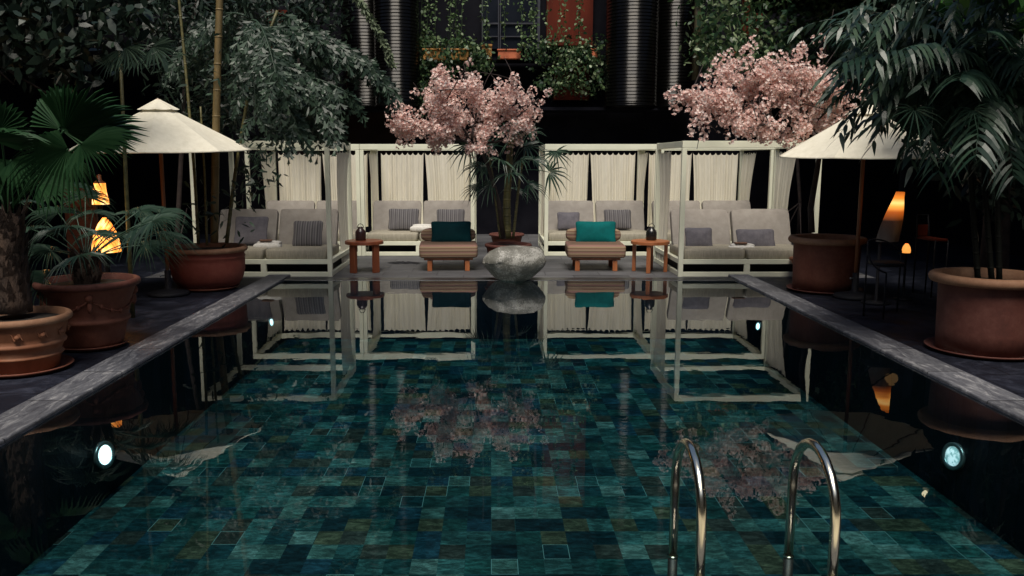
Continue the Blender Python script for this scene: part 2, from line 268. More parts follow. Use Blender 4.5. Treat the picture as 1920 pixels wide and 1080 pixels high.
# ------------------------------------------------------------------ mesh builder
class MB:
    def __init__(s): s.v = []; s.f = []; s.sm = []
    def add(s, vs, fs, smooth=False):
        o = len(s.v); s.v.extend([tuple(p) for p in vs]); s.f.extend([tuple(i + o for i in f) for f in fs]); s.sm.extend([smooth] * len(fs)); return s
    def box(s, c, d, M=None, bev=0.0):
        bm = bmesh.new(); bmesh.ops.create_cube(bm, size=1)
        for v in bm.verts: v.co = Vector((v.co.x * d[0], v.co.y * d[1], v.co.z * d[2]))
        if bev: bmesh.ops.bevel(bm, geom=bm.edges[:], offset=bev, segments=2, affect='EDGES', profile=0.5)
        for v in bm.verts:
            v.co = (M @ v.co if M else v.co) + Vector(c)
        bm.verts.index_update(); s.add([v.co for v in bm.verts], [[v.index for v in f.verts] for f in bm.faces]); bm.free(); return s
    def lathe(s, prof, n=40, c=(0, 0, 0), smooth=True, wob=0.0, close=False):
        vs = []; fs = []
        for i, (r, z) in enumerate(prof):
            for k in range(n):
                a = 2 * math.pi * k / n; rr = r * (1 + wob * math.sin(3 * a + i)); vs.append((c[0] + rr * math.cos(a), c[1] + rr * math.sin(a), c[2] + z))
        for i in range(len(prof) - 1):
            for k in range(n):
                k2 = (k + 1) % n; fs.append((i * n + k, i * n + k2, (i + 1) * n + k2, (i + 1) * n + k))
        if close: fs.append(tuple(range(n))[::-1]); fs.append(tuple((len(prof) - 1) * n + k for k in range(n)))
        return s.add(vs, fs, smooth)
    def tube(s, pts, rad, n=8, cap=True, smooth=True):
        pts = [Vector(p) for p in pts]; m = len(pts)
        if not hasattr(rad, '__len__'): rad = [rad] * m
        vs = []; fs = []; ref = None
        for i, p in enumerate(pts):
            t = (pts[min(i + 1, m - 1)] - pts[max(i - 1, 0)]).normalized()
            if ref is None: ref = Vector((0, 0, 1)) if abs(t.z) < 0.9 else Vector((1, 0, 0))
            a = t.cross(ref).normalized(); b = a.cross(t).normalized(); ref = b
            for k in range(n):
                q = 2 * math.pi * k / n; vs.append(p + (a * math.cos(q) + b * math.sin(q)) * rad[i])
        for i in range(m - 1):
            for k in range(n):
                k2 = (k + 1) % n; fs.append((i * n + k, (i + 1) * n + k, (i + 1) * n + k2, i * n + k2))
        if cap: fs.append(tuple(range(n))); fs.append(tuple((m - 1) * n + k for k in range(n))[::-1])
        return s.add(vs, fs, smooth)
    def sq(s, c, d, M=None, e1=0.25, e2=0.25, nu=20, nv=12, pinch=0.0):
        """superellipsoid cushion of full size d"""
        def sg(x, e): return math.copysign(abs(x) ** e, x)
        vs = []; fs = []
        for i in range(nv + 1):
            ph = -math.pi / 2 + math.pi * i / nv
            for k in range(nu):
                a = 2 * math.pi * k / nu
                x = sg(math.cos(ph), e1) * sg(math.cos(a), e2); y = sg(math.cos(ph), e1) * sg(math.sin(a), e2); z = sg(math.sin(ph), e1)
                if pinch: z *= 1 - pinch * (abs(x) ** 3 + abs(y) ** 3) / 2; f = 1 + 0.12 * pinch * (abs(x * y)) ** 2 - 0.05 * pinch; x *= f; y *= f
                p = Vector((x * d[0] / 2, y * d[1] / 2, z * d[2] / 2)); p = (M @ p if M else p) + Vector(c); vs.append(p)
        for i in range(nv):
            for k in range(nu):
                k2 = (k + 1) % nu; fs.append((i * nu + k, i * nu + k2, (i + 1) * nu + k2, (i + 1) * nu + k))
        return s.add(vs, fs, True)
    def blade(s, p, d, side, L, w, droop=0.0, seg=3, prof=None, fold=0.0):
        """a pointed leaf: p base, d direction, side = width direction"""
        d = Vector(d).normalized(); side = Vector(side).normalized(); up = side.cross(d)
        vs = []; fs = []
        for i in range(seg + 1):
            t = i / seg; ww = w * (prof[i] if prof else math.sin(math.pi * (0.12 + 0.88 * t) ** 0.8)) / 2
            q = Vector(p) + d * (L * t) + Vector((0, 0, -droop * L * t * t))
            if i == seg: vs.append(q)
            else: vs.append(q - side * ww + up * fold * ww); vs.append(q + side * ww + up * fold * ww)
        for i in range(seg - 1): fs.append((2 * i, 2 * i + 1, 2 * i + 3, 2 * i + 2))
        fs.append((2 * seg - 2, 2 * seg - 1, 2 * seg)); return s.add(vs, fs)
    def build(s, name, mat, parent=None, loc=None):
        me = bpy.data.meshes.new(name); me.from_pydata(s.v, [], s.f); me.polygons.foreach_set('use_smooth', s.sm); me.update()
        me.materials.append(mat); o = bpy.data.objects.new(name, me); COL.objects.link(o)
        if parent: o.parent = parent
        if loc: o.location = loc
        return o

def tag(o, label=None, cat=None, group=None, kind=None):
    if label: o['label'] = label
    if cat: o['category'] = cat
    if group: o['group'] = group
    if kind: o['kind'] = kind
    return o
def thing(name, label, cat, loc=(0, 0, 0), rz=0, group=None):
    o = bpy.data.objects.new(name, None); COL.objects.link(o); o.location = loc; o.rotation_euler = (0, 0, rz); o.empty_display_size = 0.1
    return tag(o, label, cat, group)
def dup(root, loc, rz=None, label=None, skip=()):
    r = root.copy(); COL.objects.link(r); r.location = loc
    if rz is not None: r.rotation_euler = (0, 0, rz)
    if label: r['label'] = label
    for ch in list(root.children):
        if ch in skip: continue
        c = ch.copy(); COL.objects.link(c); c.parent = r
        for g in ch.children:
            d = g.copy(); COL.objects.link(d); d.parent = c
    return r
def rvec(s=1.0): return Vector((rnd.gauss(0, s), rnd.gauss(0, s), rnd.gauss(0, s)))
def runit():
    v = rvec(); return v.normalized()

# ------------------------------------------------------------------ setting
XL, XR, YN, YF = -3.18, 3.76, 3.36, 13.0
DZ = -0.045
def struct(mb, name, mat): return tag(mb.build(name, mat), kind='structure')
m = MB()
def rect(mb, x0, x1, y0, y1, z): mb.add([(x0, y0, z), (x1, y0, z), (x1, y1, z), (x0, y1, z)], [(0, 1, 2, 3)])
rect(m, -16, XL - 0.40, -12, 13.3, 0.0); rect(m, XR + 0.38, 16, -12, 13.3, 0.0); rect(m, -16, -5.6, 13.3, 24, DZ); rect(m, 6.2, 16, 13.3, 24, DZ); struct(m, 'deck', deck_m)
m = MB(); rect(m, XL - 0.40, XR + 0.38, -12, YN - 0.40, 0.0); struct(m, 'near_terrace', paving_m)
m = MB(); rect(m, -5.6, 6.2, 13.3, 24, DZ); m.box((0, 13.31, -0.1), (32, 0.02, 0.17)); struct(m, 'terrace', fdeck_m)
m = MB(); rect(m, -60, 60, -60, 60, -1.3); struct(m, 'ground', wall_dark)
m = MB()
m.box((XL - 0.195, (YN + YF) / 2, -0.02), (0.35, YF - YN + 1.0, 0.10), bev=0.012)
struct(m, 'pool_coping_side', coping_m)
m = MB(); m.box((XR + 0.185, (YN + YF) / 2, -0.02), (0.33, YF - YN + 1.0, 0.10), bev=0.012); struct(m, 'pool_coping_side', coping_m)
m = MB(); m.box(((XL + XR) / 2, YN - 0.2, -0.02), (XR - XL - 0.05, 0.40, 0.098), bev=0.012); struct(m, 'pool_coping_near', coping_m)
m = MB(); m.box(((XL + XR) / 2, YF + 0.15, -0.048), (XR - XL + 0.06, 0.28, 0.11), bev=0.006)
struct(m, 'pool_rim', rim_dark)
m = MB()
for x in (XL - 0.02, XR + 0.02): m.box((x, (YN + YF) / 2, -0.5), (0.03, YF - YN + 0.6, 1.0))
for y in (YN + 0.0, YF + 0.02): m.box(((XL + XR) / 2, y, -0.5), (XR - XL, 0.03, 0.9))
struct(m, 'pool_wall', poolwall_m)
m = MB(); rect(m, XL - 0.1, XR + 0.1, YN - 0.1, YF + 0.1, -0.92); struct(m, 'pool_floor', floor_m)
m = MB(); m.box(((XL + XR) / 2, (YN + YF) / 2 + 0.01, -0.6), (XR - XL + 0.03, YF - YN + 0.02, 1.2)); struct(m, 'water', water_m)

# enclosing buildings (dark courtyard, open above), with unseen roofs and rear wall added against light
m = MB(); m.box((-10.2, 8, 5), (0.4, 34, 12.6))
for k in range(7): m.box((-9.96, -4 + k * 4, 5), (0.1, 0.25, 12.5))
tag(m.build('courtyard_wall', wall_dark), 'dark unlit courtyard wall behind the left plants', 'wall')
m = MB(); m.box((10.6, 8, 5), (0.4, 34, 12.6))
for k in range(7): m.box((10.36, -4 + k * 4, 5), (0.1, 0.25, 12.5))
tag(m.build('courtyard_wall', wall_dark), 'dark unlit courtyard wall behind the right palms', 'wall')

m = MB(); m.box((-8.1, 8.4, 5.45), (3.8, 25.6, 0.3)); m.box((-6.26, 8.4, 5.8), (0.12, 25.6, 1.0)); tag(m.build('shade_roof', wall_dark), 'unseen dark roof added to shade the left side of the courtyard', 'roof')  # unseen roof added to keep sky light off the left deck
m = MB(); m.box((8.3, 8.4, 5.45), (4.2, 25.6, 0.3)); m.box((6.26, 8.4, 5.8), (0.12, 25.6, 1.0)); tag(m.build('shade_roof', wall_dark), 'unseen dark roof added to shade the right side of the courtyard', 'roof')  # matching roof out of view, added to darken the right side
m = MB(); m.box((0, -7.6, 3.2), (22, 0.4, 9)); tag(m.build('courtyard_wall', fdeck_m), 'pale unseen wall added behind the viewer to block the low sky', 'wall')  # wall added out of view to cut off light from the low sky
BY = 21.6
fac = thing('hotel_facade', 'dark building facade behind the cabanas with windows and red panels', 'building', (0, BY, 0))
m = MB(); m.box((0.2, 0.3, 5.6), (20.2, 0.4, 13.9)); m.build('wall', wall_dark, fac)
def fpt(px, py, dy=0.0):
    p = at(px, py, BY + dy); return Vector((p.x, dy, p.z))
def fbox(mb, x0, x1, y0, y1, dy=0.0, th=0.1, bev=0):
    a = fpt(x0, y0, dy); b = fpt(x1, y1, dy)
    mb.box(((a.x + b.x) / 2, dy, (a.z + b.z) / 2), (abs(b.x - a.x), th, abs(a.z - b.z)), bev=bev)
# lower brown panel left, ledge under columns
m = MB(); fbox(m, 560, 775, 210, 330, 0.02, 0.1); m.build('lower_panel', wall_brown, fac)
m = MB(); fbox(m, 560, 1300, 203, 209, -0.5, 1.0); m.build('ledge', wall_dark, fac)
for (x0, x1) in ((905, 935), (938, 1010)):
    m = MB(); fbox(m, x0, x1, -160, 92, 0.03, 0.12); wnd = m.build('window', glassdark, fac)
    m = MB()
    fbox(m, x0 - 2, x0 + 1, -160, 92, -0.03, 0.1); fbox(m, x1 - 1, x1 + 2, -160, 92, -0.03, 0.1)
    fbox(m, x0 + 1.2, x1 - 1.2, 43, 46, -0.03, 0.1); fbox(m, x0 + 1.2, x1 - 1.2, 68, 70, -0.03, 0.1)
    m.build('mullion', mullion, wnd)
for (x0, x1, y0, y1) in ((1026, 1110, -120, 86), (1038, 1104, 110, 188), (1396, 1424, -60, 95), (500, 545, 20, 120)):
    m = MB(); fbox(m, x0, x1, y0, y1, -0.02, 0.2); 
    m.build('red_panel', redpanel, fac)
m = MB(); fbox(m, 788, 1135, 112, 116, -0.3, 0.7); m.build('balcony_shelf', wall_dark, fac)

# corrugated columns
def column(px, R_, Y, label):
    b = at(px, 204, Y); hgt = 6.2; prof = [(R_ * 0.9, 0.0), (R_ + 0.02, 0.02), (R_ + 0.02, 0.07)]
    z = 0.07; 
    while z < hgt:
        prof += [(R_, z), (R_, z + 0.05), (R_ - 0.008, z + 0.054), (R_ - 0.008, z + 0.060), (R_ + 0.006, z + 0.066), (R_ + 0.006, z + 0.070)]; z += 0.075
    m = MB(); m.lathe(prof, 48); o = m.build('corrugated_column', colm, None, (b.x, Y, b.z))
    return tag(o, label, 'column', 'ribbed metal columns')
column(688, 0.56, 20.9, 'ribbed metal column leftmost, partly behind the hanging fishtail fronds')
column(746, 0.52, 20.3, 'ribbed metal column directly left of the ivy-covered balcony')
column(1182, 0.60, 20.3, 'ribbed metal column directly right of the ivy-covered balcony')
column(1260, 0.50, 20.9, 'ribbed metal column beside the ochre pole above right cabana')
m = MB(); a = at(1303, -60, 20.2); b = at(1303, 150, 20.2); m.tube([b, (b.x + 0.01, b.y, (a.z + b.z) / 2), (b.x, b.y, a.z)], 0.075, 10)
tag(m.build('pole', poleg), 'slim ochre pole beside the rightmost ribbed column', 'pole')

# planters on the balcony
def planter(px0, px1, py0, py1, mat, label, Y=21.0):
    a = at(px0, py0, Y); b = at(px1, py1, Y); W = b.x - a.x; Hh = a.z - b.z
    o = thing('window_box', label, 'planter', ((a.x + b.x) / 2, Y, b.z), 0, 'planters on the balconies')
    m = MB(); m.box((0, 0, Hh * 0.42), (W * 0.92, 0.22, Hh * 0.84), bev=0.01); m.build('body', mat, o)
    m = MB(); m.box((0, 0, Hh * 0.92), (W, 0.27, Hh * 0.16), bev=0.01); m.build('rim', mat, o)
planter(792, 838, 92, 113, planter_y, 'ochre planter box half covered by ivy, leftmost on balcony', 20.42)
planter(845, 880, 92, 113, planter_y, 'ochre planter box almost hidden in ivy, second from left', 20.42)
planter(903, 923, 84, 112, planter_y, 'small ochre clay pot left of the red-orange planter', 20.8)
planter(932, 978, 93, 111, planter_r, 'red-orange planter box in the middle of the balcony', 20.8)
planter(1106, 1120, 92, 110, planter_r, 'orange planter at right end of the ivy balcony', 20.8)
planter(1352, 1395, 92, 106, planter_r, 'orange planter above the right pink blossom tree', 20.6)
planter(1468, 1484, 92, 108, planter_y, 'ochre planter peeking above right blossoms', 20.6)
planter(577, 594, 86, 106, planter_r, 'orange planter seen through the left fishtail palm', 20.6)

# ------------------------------------------------------------------ foliage helpers
def poly_sample(poly):
    xs = [p[0] for p in poly]; ys = [p[1] for p in poly]
    while True:
        x = rnd.uniform(min(xs), max(xs)); y = rnd.uniform(min(ys), max(ys)); c = False; j = len(poly) - 1
        for i in range(len(poly)):
            if (poly[i][1] > y) != (poly[j][1] > y) and x < (poly[j][0] - poly[i][0]) * (y - poly[i][1]) / (poly[j][1] - poly[i][1]) + poly[i][0]: c = not c
            j = i
        if c: return x, y
def leaf(mb, p, size, d=None, w=0.6):
    d = d or Vector((rnd.gauss(0, 1), rnd.gauss(-0.3, 1), rnd.gauss(-0.5, 0.8))).normalized()
    sd = d.cross(runit()).normalized()
    mb.blade(p, d, sd, size, size * w, 0.15, 2, [0.55, 1.0, 0])
def cloud(mb, poly, Y0, Y1, n, size, clump=0.0, nc=0, w=0.6):
    cs = None
    if nc: cs = [(at(*poly_sample(poly), rnd.uniform(Y0, Y1)), rnd.uniform(0.6, 1.3)) for _ in range(nc)]
    for i in range(n):
        if cs:
            c, k = rnd.choice(cs); p = c + rvec(clump * k * 0.5)
        else: p = at(*poly_sample(poly), rnd.uniform(Y0, Y1))
        leaf(mb, p, size * rnd.uniform(0.6, 1.3), None, w)
def bez(p0, p1, p2, n):
    return [p0 * (1 - t) ** 2 + p1 * 2 * t * (1 - t) + p2 * t * t for t in [i / (n - 1) for i in range(n)]]
def frond(mb, p0, p2, arch, n=26, L=0.35, w=0.045, start=0.2, droop=0.45, rad=0.012):
    p0 = Vector(p0); p2 = Vector(p2); mid = (p0 + p2) / 2 + Vector((0, 0, arch)); pts = bez(p0, mid, p2, n + 1)
    mb.tube(pts[::3] + [pts[-1]], [rad * (1 - 0.8 * i / (n // 3 + 2)) for i in range(len(pts[::3]) + 1)], 5)
    for i in range(int(n * start), n + 1):
        t = i / n; tg = (pts[min(i + 1, n)] - pts[max(i - 1, 0)]).normalized()
        sd = tg.cross(Vector((0, 0, 1)))
        if sd.length < 0.2: sd = tg.cross(Vector((0, 1, 0)))
        sd.normalize(); up = sd.cross(tg)
        ll = L * (0.55 + 0.45 * math.sin(math.pi * min(1, (t - start) / (1 - start) * 0.85 + 0.15)))
        for s in (-1, 1):
            d = (sd * s + tg * 0.65 + up * 0.15 + rvec(0.09)).normalized()
            mb.blade(pts[i] + tg * rnd.uniform(-0.01, 0.01), d, (tg - d * tg.dot(d)).normalized() + up * 0.25 * s + rvec(0.12), ll * rnd.uniform(0.85, 1.1), w * rnd.uniform(0.8, 1.1), droop * rnd.uniform(0.7, 1.4), 4, [0.35, 1.0, 0.95, 0.6, 0])
def fan(mb, hub, axis, nrm, Rr, n=24, spread=R(280), split=0.55, droop=0.3, jit=0.04, pleat=0.05, cut=0.0, wf=1.0):
    axis = Vector(axis).normalized(); nrm = Vector(nrm); nrm = (nrm - axis * nrm.dot(axis)).normalized(); side = axis.cross(nrm)
    for k in range(n):
        a = -spread / 2 + spread * (k + 0.5) / n; da = spread / n * 0.5 * wf; L = Rr * (1 - 0.28 * (abs(a) / (spread / 2)) ** 2) * rnd.uniform(0.92, 1.05)
        def pt(r, ang, lift): 
            d = axis * math.cos(ang) + side * math.sin(ang)
            return hub + d * r + nrm * (lift + 0.12 * r) + Vector((0, 0, -droop * (r / Rr) ** 2.2 * Rr))
        ds = rnd.gauss(0, jit); sp = split * Rr; vs = []; tipd = rnd.uniform(0.6, 1.5)
        for r in (0.04 * Rr, sp * 0.5, sp):
            vs += [pt(r, a - da, -pleat * r), pt(r, a, pleat * r), pt(r, a + da, -pleat * r)]
        m1 = sp + (L - sp) * 0.5; hw = da * 0.62
        for r, f in ((m1, 1),):
            q = Vector((0, 0, -0.10 * tipd * Rr * droop)); vs += [pt(r, a - hw * sp / r + ds, 0) + q, pt(r, a + ds, pleat * r * 0.7) + q, pt(r, a + hw * sp / r + ds, 0) + q]
        vs.append(pt(L, a + ds * 1.5, 0) + Vector((0, 0, -0.35 * tipd * Rr * droop)))
        fs = []
        for i in range(3): o = i * 3; fs += [(o, o + 1, o + 4, o + 3), (o + 1, o + 2, o + 5, o + 4)]
        fs += [(9, 10, 12), (10, 11, 12)]; mb.add(vs, fs)
def wedge(mb, p, d, side, L, w):
    d = Vector(d).normalized(); side = Vector(side).normalized(); e = d * L; j = lambda a: d * rnd.uniform(-a, a) * L
    n = d.cross(side) * L * rnd.uniform(-0.25, 0.25)
    vs = [p - side * w * 0.07, p + side * w * 0.07, p + e * 0.5 - side * w * 0.25 + n * .4, p + e * 0.5 + side * w * 0.25 + n * .4,
          p + e * 0.86 - side * w * 0.52 + j(0.12), p + e * 0.78 - side * w * 0.12, p + e * 1.0 + side * w * 0.05 + j(0.1) + n, p + e * 0.8 + side * w * 0.28, p + e * 0.9 + side * w * 0.55 + j(0.12)]
    mb.add(vs, [(0, 1, 3, 2), (2, 5, 4), (2, 3, 6, 5), (3, 7, 6), (3, 8, 7)])
def fishfrond(mb, p0, p2, arch, n=9, sub=0.55, wl=0.15):
    p0 = Vector(p0); p2 = Vector(p2); pts = bez(p0, (p0 + p2) / 2 + Vector((0, 0, arch)), p2, n * 2 + 1)
    mb.tube(pts, [0.018 * (1 - 0.85 * i / len(pts)) for i in range(len(pts))], 6)
    for i in range(3, n * 2 + 1):
        tg = (pts[min(i + 1, n * 2)] - pts[i - 1]).normalized(); sd = tg.cross(Vector((0, 0, 1))).normalized()
        for s in (-1, 1):
            if rnd.random() < 0.12: continue
            d0 = (sd * s * 0.8 + tg * 0.6 + Vector((0, 0, -0.25)) + rvec(0.15)).normalized(); Ls = sub * rnd.uniform(0.7, 1.1) * (1 - 0.35 * i / (n * 2))
            q = [pts[i] + d0 * Ls * t + Vector((0, 0, -0.75 * Ls * t * t)) for t in (0, 0.25, 0.5, 0.75, 1.0)]
            mb.tube(q, [0.006, 0.005, 0.004, 0.003, 0.002], 4, False)
            for k in range(7):
                t = 0.15 + 0.85 * k / 6; p = pts[i] + d0 * Ls * t + Vector((0, 0, -0.75 * Ls * t * t)); dd = (d0 + Vector((0, 0, -1.5 * t))).normalized(); s2 = dd.cross(Vector((0, -1, 0.3))).normalized()
                for ss in ((-1, 1) if k < 6 else (0,)):
                    ld = (dd * 0.75 + s2 * ss * 0.85 + Vector((0, 0, -0.35)) + rvec(0.12)).normalized()
                    ws = ld.cross(Vector((rnd.gauss(0, .4), -1, rnd.gauss(0.2, .4)))).normalized(); wedge(mb, p, ld, ws, wl * rnd.uniform(0.75, 1.2), wl * rnd.uniform(0.5, 0.8))

# ------------------------------------------------------------------ cabanas
W2, D2, CH = 1.115, 1.07, 2.18; PW = 0.075
def sheet(mb, p0, p1, z0, z1, amp, waves, hooks=0, gather=0.0, nz=10, seed=0, nrm=None, pull=0.0, bulge=0.0):
    """hanging cloth from p0 to p1 (xy); gather narrows it towards the bottom"""
    r = random.Random(seed); p0 = Vector((*p0, 0)); p1 = Vector((*p1, 0)); nx = waves * 8; d = p1 - p0; nn = Vector((-d.y, d.x, 0)).normalized()
    ph = [r.uniform(-0.6, 0.6) for _ in range(waves + 2)]; vs = []; fs = []
    for j in range(nz + 1):
        t = j / nz; z = z1 + (z0 - z1) * t
        for i in range(nx + 1):
            s = i / nx; k = int(s * waves); a = 2 * math.pi * s * waves + ph[k] * min(1, 3 * t) + 0.8 * math.sin(s * 9 + seed)
            am = amp * (0.5 + 0.5 * math.sin(s * 17 + seed)) * (0.6 + 0.5 * t) + amp * 0.5
            ss = s; 
            if gather: ss = pull + (s - pull) * (1 - gather * math.sin(math.pi / 2 * min(1, t * 1.15)))
            q = p0 + d * ss + nn * (am * math.sin(a) + bulge * math.sin(math.pi * t))
            zz = z
            if hooks: zz = z - (0.055 * abs(math.sin(math.pi * s * hooks)) ** 0.7) * max(0, 1 - 4 * t)
            vs.append((q.x, q.y, zz))
    for j in range(nz):
        for i in range(nx): a = j * (nx + 1) + i; fs.append((a, a + nx + 1, a + nx + 2, a + 1))
    mb.add(vs, fs, True)
def make_cabana(label, loc, rear, left, right, seed):
    t = thing('cabana', label, 'cabana', loc, 0, 'white poolside cabanas')
    h = PW / 2
    for sx in (-1, 1):
        for sy in (-1, 1):
            m = MB(); m.box((sx * (W2 - h), sy * (D2 - h), CH / 2 - 0.055), (PW, PW, CH - 0.11), bev=0.004); m.build('post', white_paint, t)
    for sy in (-1, 1):
        m = MB(); m.box((0, sy * (D2 - h), CH - 0.053), (2 * W2, PW + 0.006, 0.105), bev=0.005); m.build('roof_rail', white_paint, t)
    for sx in (-1, 1):
        m = MB(); m.box((sx * (W2 - h), 0, CH - 0.055), (PW, 2 * D2 - 2 * PW - 0.01, 0.10), bev=0.005); m.build('roof_rail', white_paint, t)
    # platform frame
    m = MB(); wi = 2 * W2 - 2 * PW - 0.004
    for y in (-D2 + 0.03, D2 - 0.03):
        for z in (0.04, 0.245): m.box((0, y, z), (wi, 0.05, 0.075), bev=0.004)
    m.box((0, -D2 + 0.03, 0.142), (0.09, 0.048, 0.128))
    for x in (-W2 + 0.03, W2 - 0.03):
        for z in (0.04, 0.245): m.box((x, 0, z), (0.05, 2 * D2 - 2 * PW - 0.004, 0.075), bev=0.004)
    m.box((0, 0.02, 0.262), (2 * W2 - 0.13, 2 * D2 - 0.14, 0.03)); m.build('platform', white_paint, t)
    m = MB(); m.box((0, 0.1, 0.125), (2 * W2 - 0.2, 2 * D2 - 0.4, 0.22)); m.build('platform_core', cloth_dark, t)
    for k, sx in enumerate((-1, 1)):
        m = MB(); m.sq((sx * 0.525, -0.45, 0.355), (1.02, 1.14, 0.18), None, 0.2, 0.09, 48, 16)
        m.build('seat_cushion', seat_edge, t)
        M = Matrix.Rotation(R(-24 + sx), 3, 'X'); m = MB(); m.sq((sx * 0.525, 0.02, 0.70), (1.0, 0.13, 0.68), M, 0.10, 0.2, 32, 24)
        for fy in (-0.058, 0.058):
            pp_ = [Vector((0, 0.02, 0.70)) + Vector((sx * 0.525, 0, 0)) + M @ Vector((0.492 * math.copysign(abs(math.cos(a)) ** 0.1, math.cos(a)), fy, 0.332 * math.copysign(abs(math.sin(a)) ** 0.1, math.sin(a)))) for a in [2 * math.pi * (q + 0.5) / 32 for q in range(33)]]
            m.tube(pp_, 0.006, 5)
        m.build('back_cushion', beige_m, t)
    if rear:
        for k, (x0, x1) in enumerate(((-0.86 - 0.10, -0.03), (0.0, 0.98))):
            m = MB(); sheet(m, (x0, D2 - 0.11), (x1, D2 - 0.11), 0.42, CH - 0.15, 0.026, 8, 8, 0.05 * k + 0.03, 10, seed + k, pull=0.1 + 0.7 * k); m.build('curtain', curtain_m, t)
    if left:
        m = MB(); sheet(m, (-W2 + 0.04, D2 - 0.1), (-W2 + 0.04, -0.35 + 0.3 * left), 0.05, CH - 0.14, 0.022, 7, 6, 0.35, 12, seed + 5, pull=0.25, bulge=0.03); m.build('curtain', curtain_m, t)
    if right:
        m = MB(); sheet(m, (W2 - 0.04, D2 - 0.1), (W2 - 0.04, -0.35 + 0.3 * right), 0.05, CH - 0.14, 0.022, 7, 6, 0.35, 12, seed + 8, pull=0.25, bulge=-0.04); m.build('curtain', curtain_m, t)
    return t
OY, IY = 13.74 + D2, 16.78 + D2
cabs = [
 ('front left cabana closest to the terracotta bowl pot', (-3.695, OY, DZ), False, 0, 1, 1),
 ('front right cabana partly behind the cylindrical terracotta pot', (4.155, OY, DZ), False, 1, 1, 2),
 ('white cabana left of the centre palm with drawn cream curtains', (-1.442, IY, DZ), True, 1, 1, 3),
 ('rear cabana seen through the frame of the front left cabana', (-3.679, IY, DZ), True, 1, 0, 4),
 ('white cabana right of the centre palm behind the bright teal pillow', (2.161, IY, DZ), True, 1, 1, 5),
 ('rear cabana seen through the frame of the front right cabana', (4.398, IY, DZ), True, 0, 1, 6)]
for c in cabs: make_cabana(*c)

# throw pillows on the cabana beds
def pillow(px, py, Y, wd, ht, mat, label, tilt=22, rz=0, th=0.14):
    p = at(px, py, Y); M = Matrix.Rotation(R(rz), 3, 'Z') @ Matrix.Rotation(R(90 - tilt), 3, 'X')
    m = MB(); m.sq((0, 0, 0), (wd, ht, th), None, 0.85, 0.22, 32, 12, 0.7)
    o = m.build('throw_pillow', mat, None, p); o.rotation_euler = M.to_euler()
    return tag(o, label, 'pillow', 'throw pillows on the cabana beds')
pillow(471, 432, 14.42, 0.56, 0.50, grey_pillow, 'dark grey pillow on the leftmost cabana seat, behind the bowl pot', 24)
pillow(577, 438, 14.42, 0.50, 0.46, grey_stripe, 'grey striped pillow right of the white towel, front left cabana', 24)
pillow(757, 411, 17.5, 0.62, 0.46, grey_stripe, 'grey striped pillow nearest the left side table, with no pillow in front', 24)
pillow(845, 411, 17.5, 0.58, 0.44, grey_stripe, 'grey striped pillow half hidden behind the dark teal pillow', 24)
pillow(1066, 414, 17.5, 0.46, 0.38, grey_pillow, 'plain mauve grey pillow behind left edge of the bright teal pillow', 24)
pillow(1158, 411, 17.5, 0.56, 0.42, grey_stripe, 'piped grey pillow behind right edge of the bright teal pillow', 24)
pillow(1310, 447, 14.40, 0.46, 0.38, grey_pillow, 'square grey pillow beside the post of the front right cabana', 20)
pillow(1417, 449, 14.40, 0.66, 0.37, grey_pillow, 'wide slate grey pillow behind the towel in front right cabana', 24, 3)
def towel(px, py, Y, label, dish=True):
    p = at(px, py, Y); t = thing('rolled_towel', label, 'towel', p, 0, 'white towels on the beds')
    m = MB()
    for k, (x, z, r_) in enumerate(((-0.0, 0.0, 0.05), (0.0, 0.0, 0.0))):
        if r_: m.sq((0, 0, 0), (0.46, 0.22, 0.14), None, 0.7, 0.3, 24, 10)
    m.sq((0.02, 0.03, 0.06), (0.40, 0.15, 0.07), None, 0.7, 0.3, 20, 8)
    m.build('towel_roll', towel_m, t)
    if dish:
        m = MB(); m.box((-0.02, -0.02, 0.105), (0.20, 0.10, 0.022), bev=0.006); m.build('wrapped_bar', soapm, t)
towel(502, 462, 14.2, 'white towel with brown bar on the front left cabana bed')
towel(1390, 467, 14.2, 'white towel with brown bar on the front right cabana bed')
towel(790, 429, 17.2, 'white towel left of the dark teal pillow', False)

# ------------------------------------------------------------------ striped slipper chairs
def ottoman(px, tealmat, lab1, lab2, rz, px2, first=None):
    X = at(px, 505, 14.85).x
    if first: t = dup(first, (X, 14.85, DZ), rz, lab1)
    else:
        t = thing('slipper_chair', lab1, 'chair', (X, 14.85, DZ), rz, 'low striped slipper chairs')
        m = MB(); m.sq((0, -0.02, 0.34), (1.0, 0.88, 0.24), None, 0.25, 0.12, 44, 16); m.build('seat', stripe_z, t)
        m = MB(); m.sq((0, 0.34, 0.56), (0.98, 0.22, 0.26), None, 0.6, 0.3, 28, 12); m.build('backrest', stripe_z, t)
        m = MB(); m.box((0, -0.30, 0.205), (0.84, 0.06, 0.05), bev=0.006); m.box((0, 0.30, 0.205), (0.84, 0.06, 0.05), bev=0.006)
        for x in (-0.32, 0.32): m.box((x, 0, 0.205), (0.06, 0.54, 0.048))
        m.build('frame', orangewood, t)
        for x in (-0.32, 0.32):
            for y in (-0.36, 0.32): m = MB(); m.box((x, y, 0.09), (0.08, 0.08, 0.18), bev=0.006); m.build('leg', orangewood, t)
    p = at(px2, 436, 14.98); m = MB(); m.sq((0, 0, 0), (0.70, 0.40, 0.15), None, 0.85, 0.2, 36, 12, 0.7)
    o = m.build('lumbar_pillow', tealmat, None, p); o.rotation_euler = (R(76), 0, rz)
    tag(o, lab2, 'pillow')
    return t
ch = ottoman(841, dteal_m, 'striped slipper chair left of the boulder', 'dark teal pillow on the striped chair left of boulder', R(3), 846)
ottoman(1114, teal_m, 'striped slipper chair right of the boulder', 'bright teal pillow on the striped chair right of boulder', R(-2), 1117, ch)

